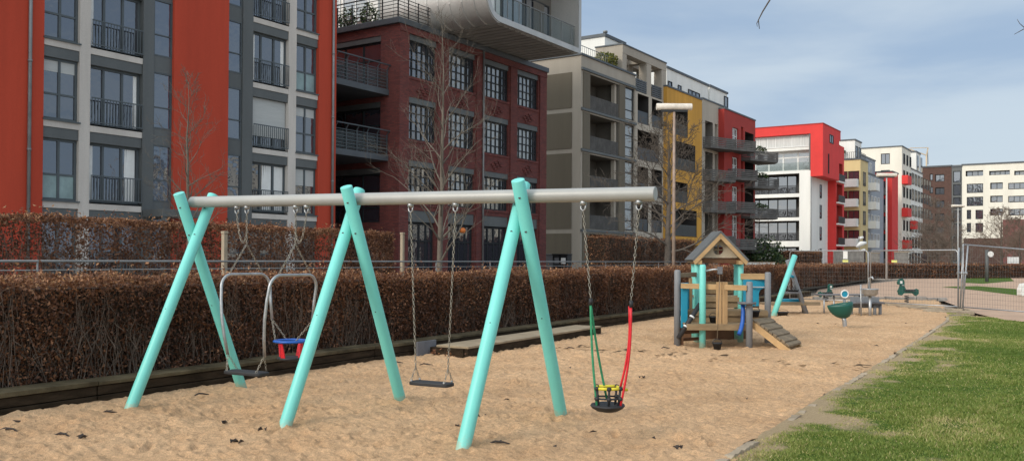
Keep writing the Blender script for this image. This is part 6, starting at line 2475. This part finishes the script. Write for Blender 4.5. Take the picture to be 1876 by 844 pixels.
for k, (r, d, w, l) in enumerate(((-.35, -.4, 1.5, .4), (-.15, .5, 1.2, .38), (-.25, 1.5, 1.0, .4), (-.2, 2.6, 1.0, .4), (-.1, 4.0, .9, .4))):
    MB().box(r - w / 2, r + w / 2, d, d + l, -.05, .075 + .006 * k).build('slab', M['concrete'], slabs_, off=(0, 0, 0), bevel=.02)
# things beyond the fence at the right
ws = thing('boundary_stone', 'white painted stone at the right edge beyond the mesh fence', 'stone', G(1877, 541), TH)
MB().prism([(-.26, 0), (.3, 0), (.27, .5), (.12, .62), (-.16, .58), (-.27, .3)], -.2, .2, 1).build('stone_body', M['white'], ws, off=(0, 0, 0), bevel=.05)
d = 75
sg = thing('round_sign', 'round white sign on a grey post beyond the mesh fence', 'sign', W((1808 - 938) / F * d, d, 0), TH)
zq = lambda py: EYE + (hy(1810) - py) / F * d
MB().tube([(0, 0, 0), (0, 0, zq(457))], .14, 8).build('post', M['steelgrey'], sg, off=(0, 0, 0))
s = MB(); s.tube([(.22, -.2, zq(465)), (.22, -.15, zq(465))], .24, 20); s.build('sign_disc', M['white_pl'], sg, off=(0, 0, 0))
sg2 = thing('small_sign', 'small white rectangular sign low over the far hedge at the right', 'sign', W((1856 - 938) / F * 96, 96, 0), TH)
MB().box(-.6, .6, -.03, .03, 1.5, 2.2).build('sign_board', M['white_pl'], sg2, off=(0, 0, 0))
MB().tube([(0, .06, 0), (0, .06, 2.1)], .05, 8).build('post', M['galv'], sg2, off=(0, 0, 0))

# garden walls and a folded parasol beyond the far hedge
d = 112
for k, (pa, pb, pt, lab) in enumerate(((1528, 1583, 459, 'grey garden wall left of the folded parasol, behind the far hedge'), (1590, 1612, 463, 'short grey garden wall between the folded parasol and the red slab facade'), (1640, 1664, 462, 'grey garden wall below the red balcony boxes'))):
    ra_, rb_ = (pa - 938) / F * d, (pb - 938) / F * d
    gw = thing('garden_wall', lab, 'wall', W(ra_, d, 0), TH, 'garden walls behind the far hedge')
    tag(gw, kind='thing')
    MB().box(0, rb_ - ra_, 0, .3, 0, EYE + (hy(pa) - pt) / F * d).build('wall', M['stone'], gw, off=(0, 0, 0), bevel=.02)
    MB().box(-.05, rb_ - ra_ + .05, -.05, .35, EYE + (hy(pa) - pt) / F * d + .002, EYE + (hy(pa) - pt) / F * d + .1).build('coping', M['concrete'], gw, off=(0, 0, 0))
d = 114
pz_ = lambda py: EYE + (hy(1576) - py) / F * d
fp = thing('folded_parasol', 'white folded parasol with tilted canopy at the foot of the yellow building', 'parasol', W((1574 - 938) / F * d, d, 0), TH)
MB().tube([(0, 0, 0), (0, 0, pz_(432))], .06, 8).build('pole', M['zinc'], fp, off=(0, 0, 0))
s = MB(); s.tube([(-.35, 0, pz_(452)), (.2, 0, pz_(446)), (.9, 0, pz_(444))], [.12, .34, .16], 10); s.tube([(.0, .1, pz_(436)), (.55, .1, pz_(434))], [.2, .14], 8); s.build('canopy', M['white_pl'], fp, off=(0, 0, 0))
s = MB(); s.bar((-.45, 0, pz_(464)), (.7, 0, pz_(456)), .3, .22); s.build('cover', M['white'], fp, off=(0, 0, 0))
# lantern by the brick building's entrance
lx_ = -29.4
ly_ = uX(847, lx_); lz_ = zX(422, 847, lx_)
ol = thing('lantern', 'small round orange lantern hanging before the entrance of the brick building', 'lantern', (lx_, ly_, lz_), 0)
s = MB(); s.lathe([(0, -.16), (.12, -.13), (.19, 0), (.14, .12), (.05, .16)], (0, 0, 0), 12); s.build('shade', M['orange_pl'], ol, off=(0, 0, 0))
MB().tube([(0, 0, .15), (0, 0, .4), (-.55, 0, .4)], .012, 6).build('bracket', M['black_metal'], ol, off=(0, 0, 0))

# ------------------------------------------------------------------ litter on the sand
def litter_twig(px, py, ln, an, seed, lab, leafy=False):
    rd = random.Random(seed)
    g_ = G(px, py)
    o = thing('fallen_twig' if not leafy else 'fallen_leaf', lab, 'twig' if not leafy else 'leaf', (g_[0], g_[1], .03), TH + an, 'dark twigs and leaves lying on the sand')
    s = MB()
    if leafy:
        for k in range(3):
            a = rd.uniform(0, 6); l = ln * rd.uniform(.4, .6); cx, cy = rd.uniform(-.4, .4) * ln, rd.uniform(-.2, .2) * ln
            ca, sa = math.cos(a), math.sin(a)
            P_ = lambda u, v, z: (cx + u * ca - v * sa, cy + u * sa + v * ca, z)
            s.add([P_(-l / 2, 0, .0), P_(-.1 * l, -.28 * l, .035), P_(l / 2, 0, .015), P_(-.1 * l, .28 * l, .03), P_(0, 0, .01)], [(0, 1, 4), (1, 2, 4), (2, 3, 4), (3, 0, 4)])
        ob = s.build('leaf_blade', M['litter'], o, off=(0, 0, 0))
        md = ob.modifiers.new('Solid', 'SOLIDIFY'); md.thickness = .004
    else:
        s.tube([(-ln / 2, 0, .0), (-ln * .2, rd.uniform(-.05, .05), .02), (ln * .15, rd.uniform(-.05, .05), .012), (ln / 2, rd.uniform(-.03, .03), .0)], [.008, .011, .010, .005], 6)
        s.tube([(-ln * .1, 0, .015), (ln * .05, .08, .015)], [.007, .004], 5)
        s.build('twig_body', M['litter'], o, off=(0, 0, 0))


LT = [(116, 803, .16, -.1, 0, 'curved dark twig lying left of the leaf clump in the left foreground'), (147, 807, .17, .3, 1, 'clump of dark curled leaves in the left foreground sand'),
      (18, 794, .2, .1, 0, 'thin dark twig at the lower left edge of the sand'), (35, 778, .2, -.05, 0, 'thin dark twig near the timber edging at the left edge'),
      (205, 759, .14, .2, 0, 'thin twig beside the foot of the leftmost turquoise leg'), (372, 727, .16, .35, 0, 'dark twig under the parent-and-child swing'),
      (414, 780, .12, -.2, 1, 'small dark leaf left of the second front leg'), (487, 792, .1, .1, 1, 'dark leaf scrap just left of the middle front leg foot'),
      (436, 815, .12, 0, 1, 'dark leaf clump in front of the middle front leg'), (728, 667, .2, .2, 0, 'pair of dark twigs behind the flat swing seat'),
      (782, 671, .2, -.05, 0, 'dark twig on the sand right of the flat seat chains'), (882, 768, .12, -.1, 1, 'dark leaf right of the front right leg'),
      (917, 817, .18, -.1, 0, 'thin twig right of the foot of the front right leg'), (1178, 695, .13, 0, 1, 'dark leaf on the sand right of the toddler swing'),
      (1243, 827, .15, .2, 1, 'dark curled leaf by the lower sand edge'), (1220, 640, .15, 0, 0, 'tiny twig left of the playhouse'), (1046, 640, .14, 0, 0, 'short dark twig in front of the timber step')]
for i, (px, py, ln, an, lf, lab) in enumerate(LT):
    litter_twig(px, py, ln, an, i, lab, bool(lf))
rs_ = random.Random(12)
for i in range(26):
    fy = 6 + 26 * rs_.random()
    fx = float(line_x(TL, fy)) + .4 + rs_.random() * (float(line_x(BL, fy)) - float(line_x(TL, fy)) - .7)
    o = thing('leaf_scrap', 'tiny dark leaf scrap scattered on the open sand', 'leaf', (fx, fy, .025), rs_.random() * 6, 'tiny leaf scraps on the sand')
    l = rs_.uniform(.04, .09)
    s = MB(); s.add([(-l / 2, 0, 0), (0, -l * .25, .022), (l / 2, 0, .006), (0, l * .22, .016), (0, 0, .004)], [(0, 1, 4), (1, 2, 4), (2, 3, 4), (3, 0, 4)])
    ob = s.build('leaf_blade', M['litter'], o, off=(0, 0, 0))
    md = ob.modifiers.new('Solid', 'SOLIDIFY'); md.thickness = .004
# leaf pile in the corner by the grey plates
r = np.random.default_rng(3)
n = 420
c0 = np.array(G(806, 648))
c = np.stack([r.normal(size=n) * .28, r.normal(size=n) * .22, np.abs(r.normal(size=n)) * .05 + .03], -1)
a = r.normal(size=(n, 3)); a[:, 2] *= .4; a /= np.linalg.norm(a, axis=1, keepdims=True)
b = r.normal(size=(n, 3)); b -= a * (a * b).sum(1, keepdims=True); b /= np.linalg.norm(b, axis=1, keepdims=True)
q = np.stack([c - a * .035, c + b * .018, c + a * .035, c - b * .018], 1).reshape(-1, 3)
o = raw_mesh('dead_leaves', q, 4, M['leaf_beech'], None, r.random(n) * .8)
o.location = (c0[0], c0[1], 0)
tag(o, kind='stuff')
for _o in bpy.data.objects:
    for _k in ('_o', '_rd'):
        if _k in _o: del _o[_k]
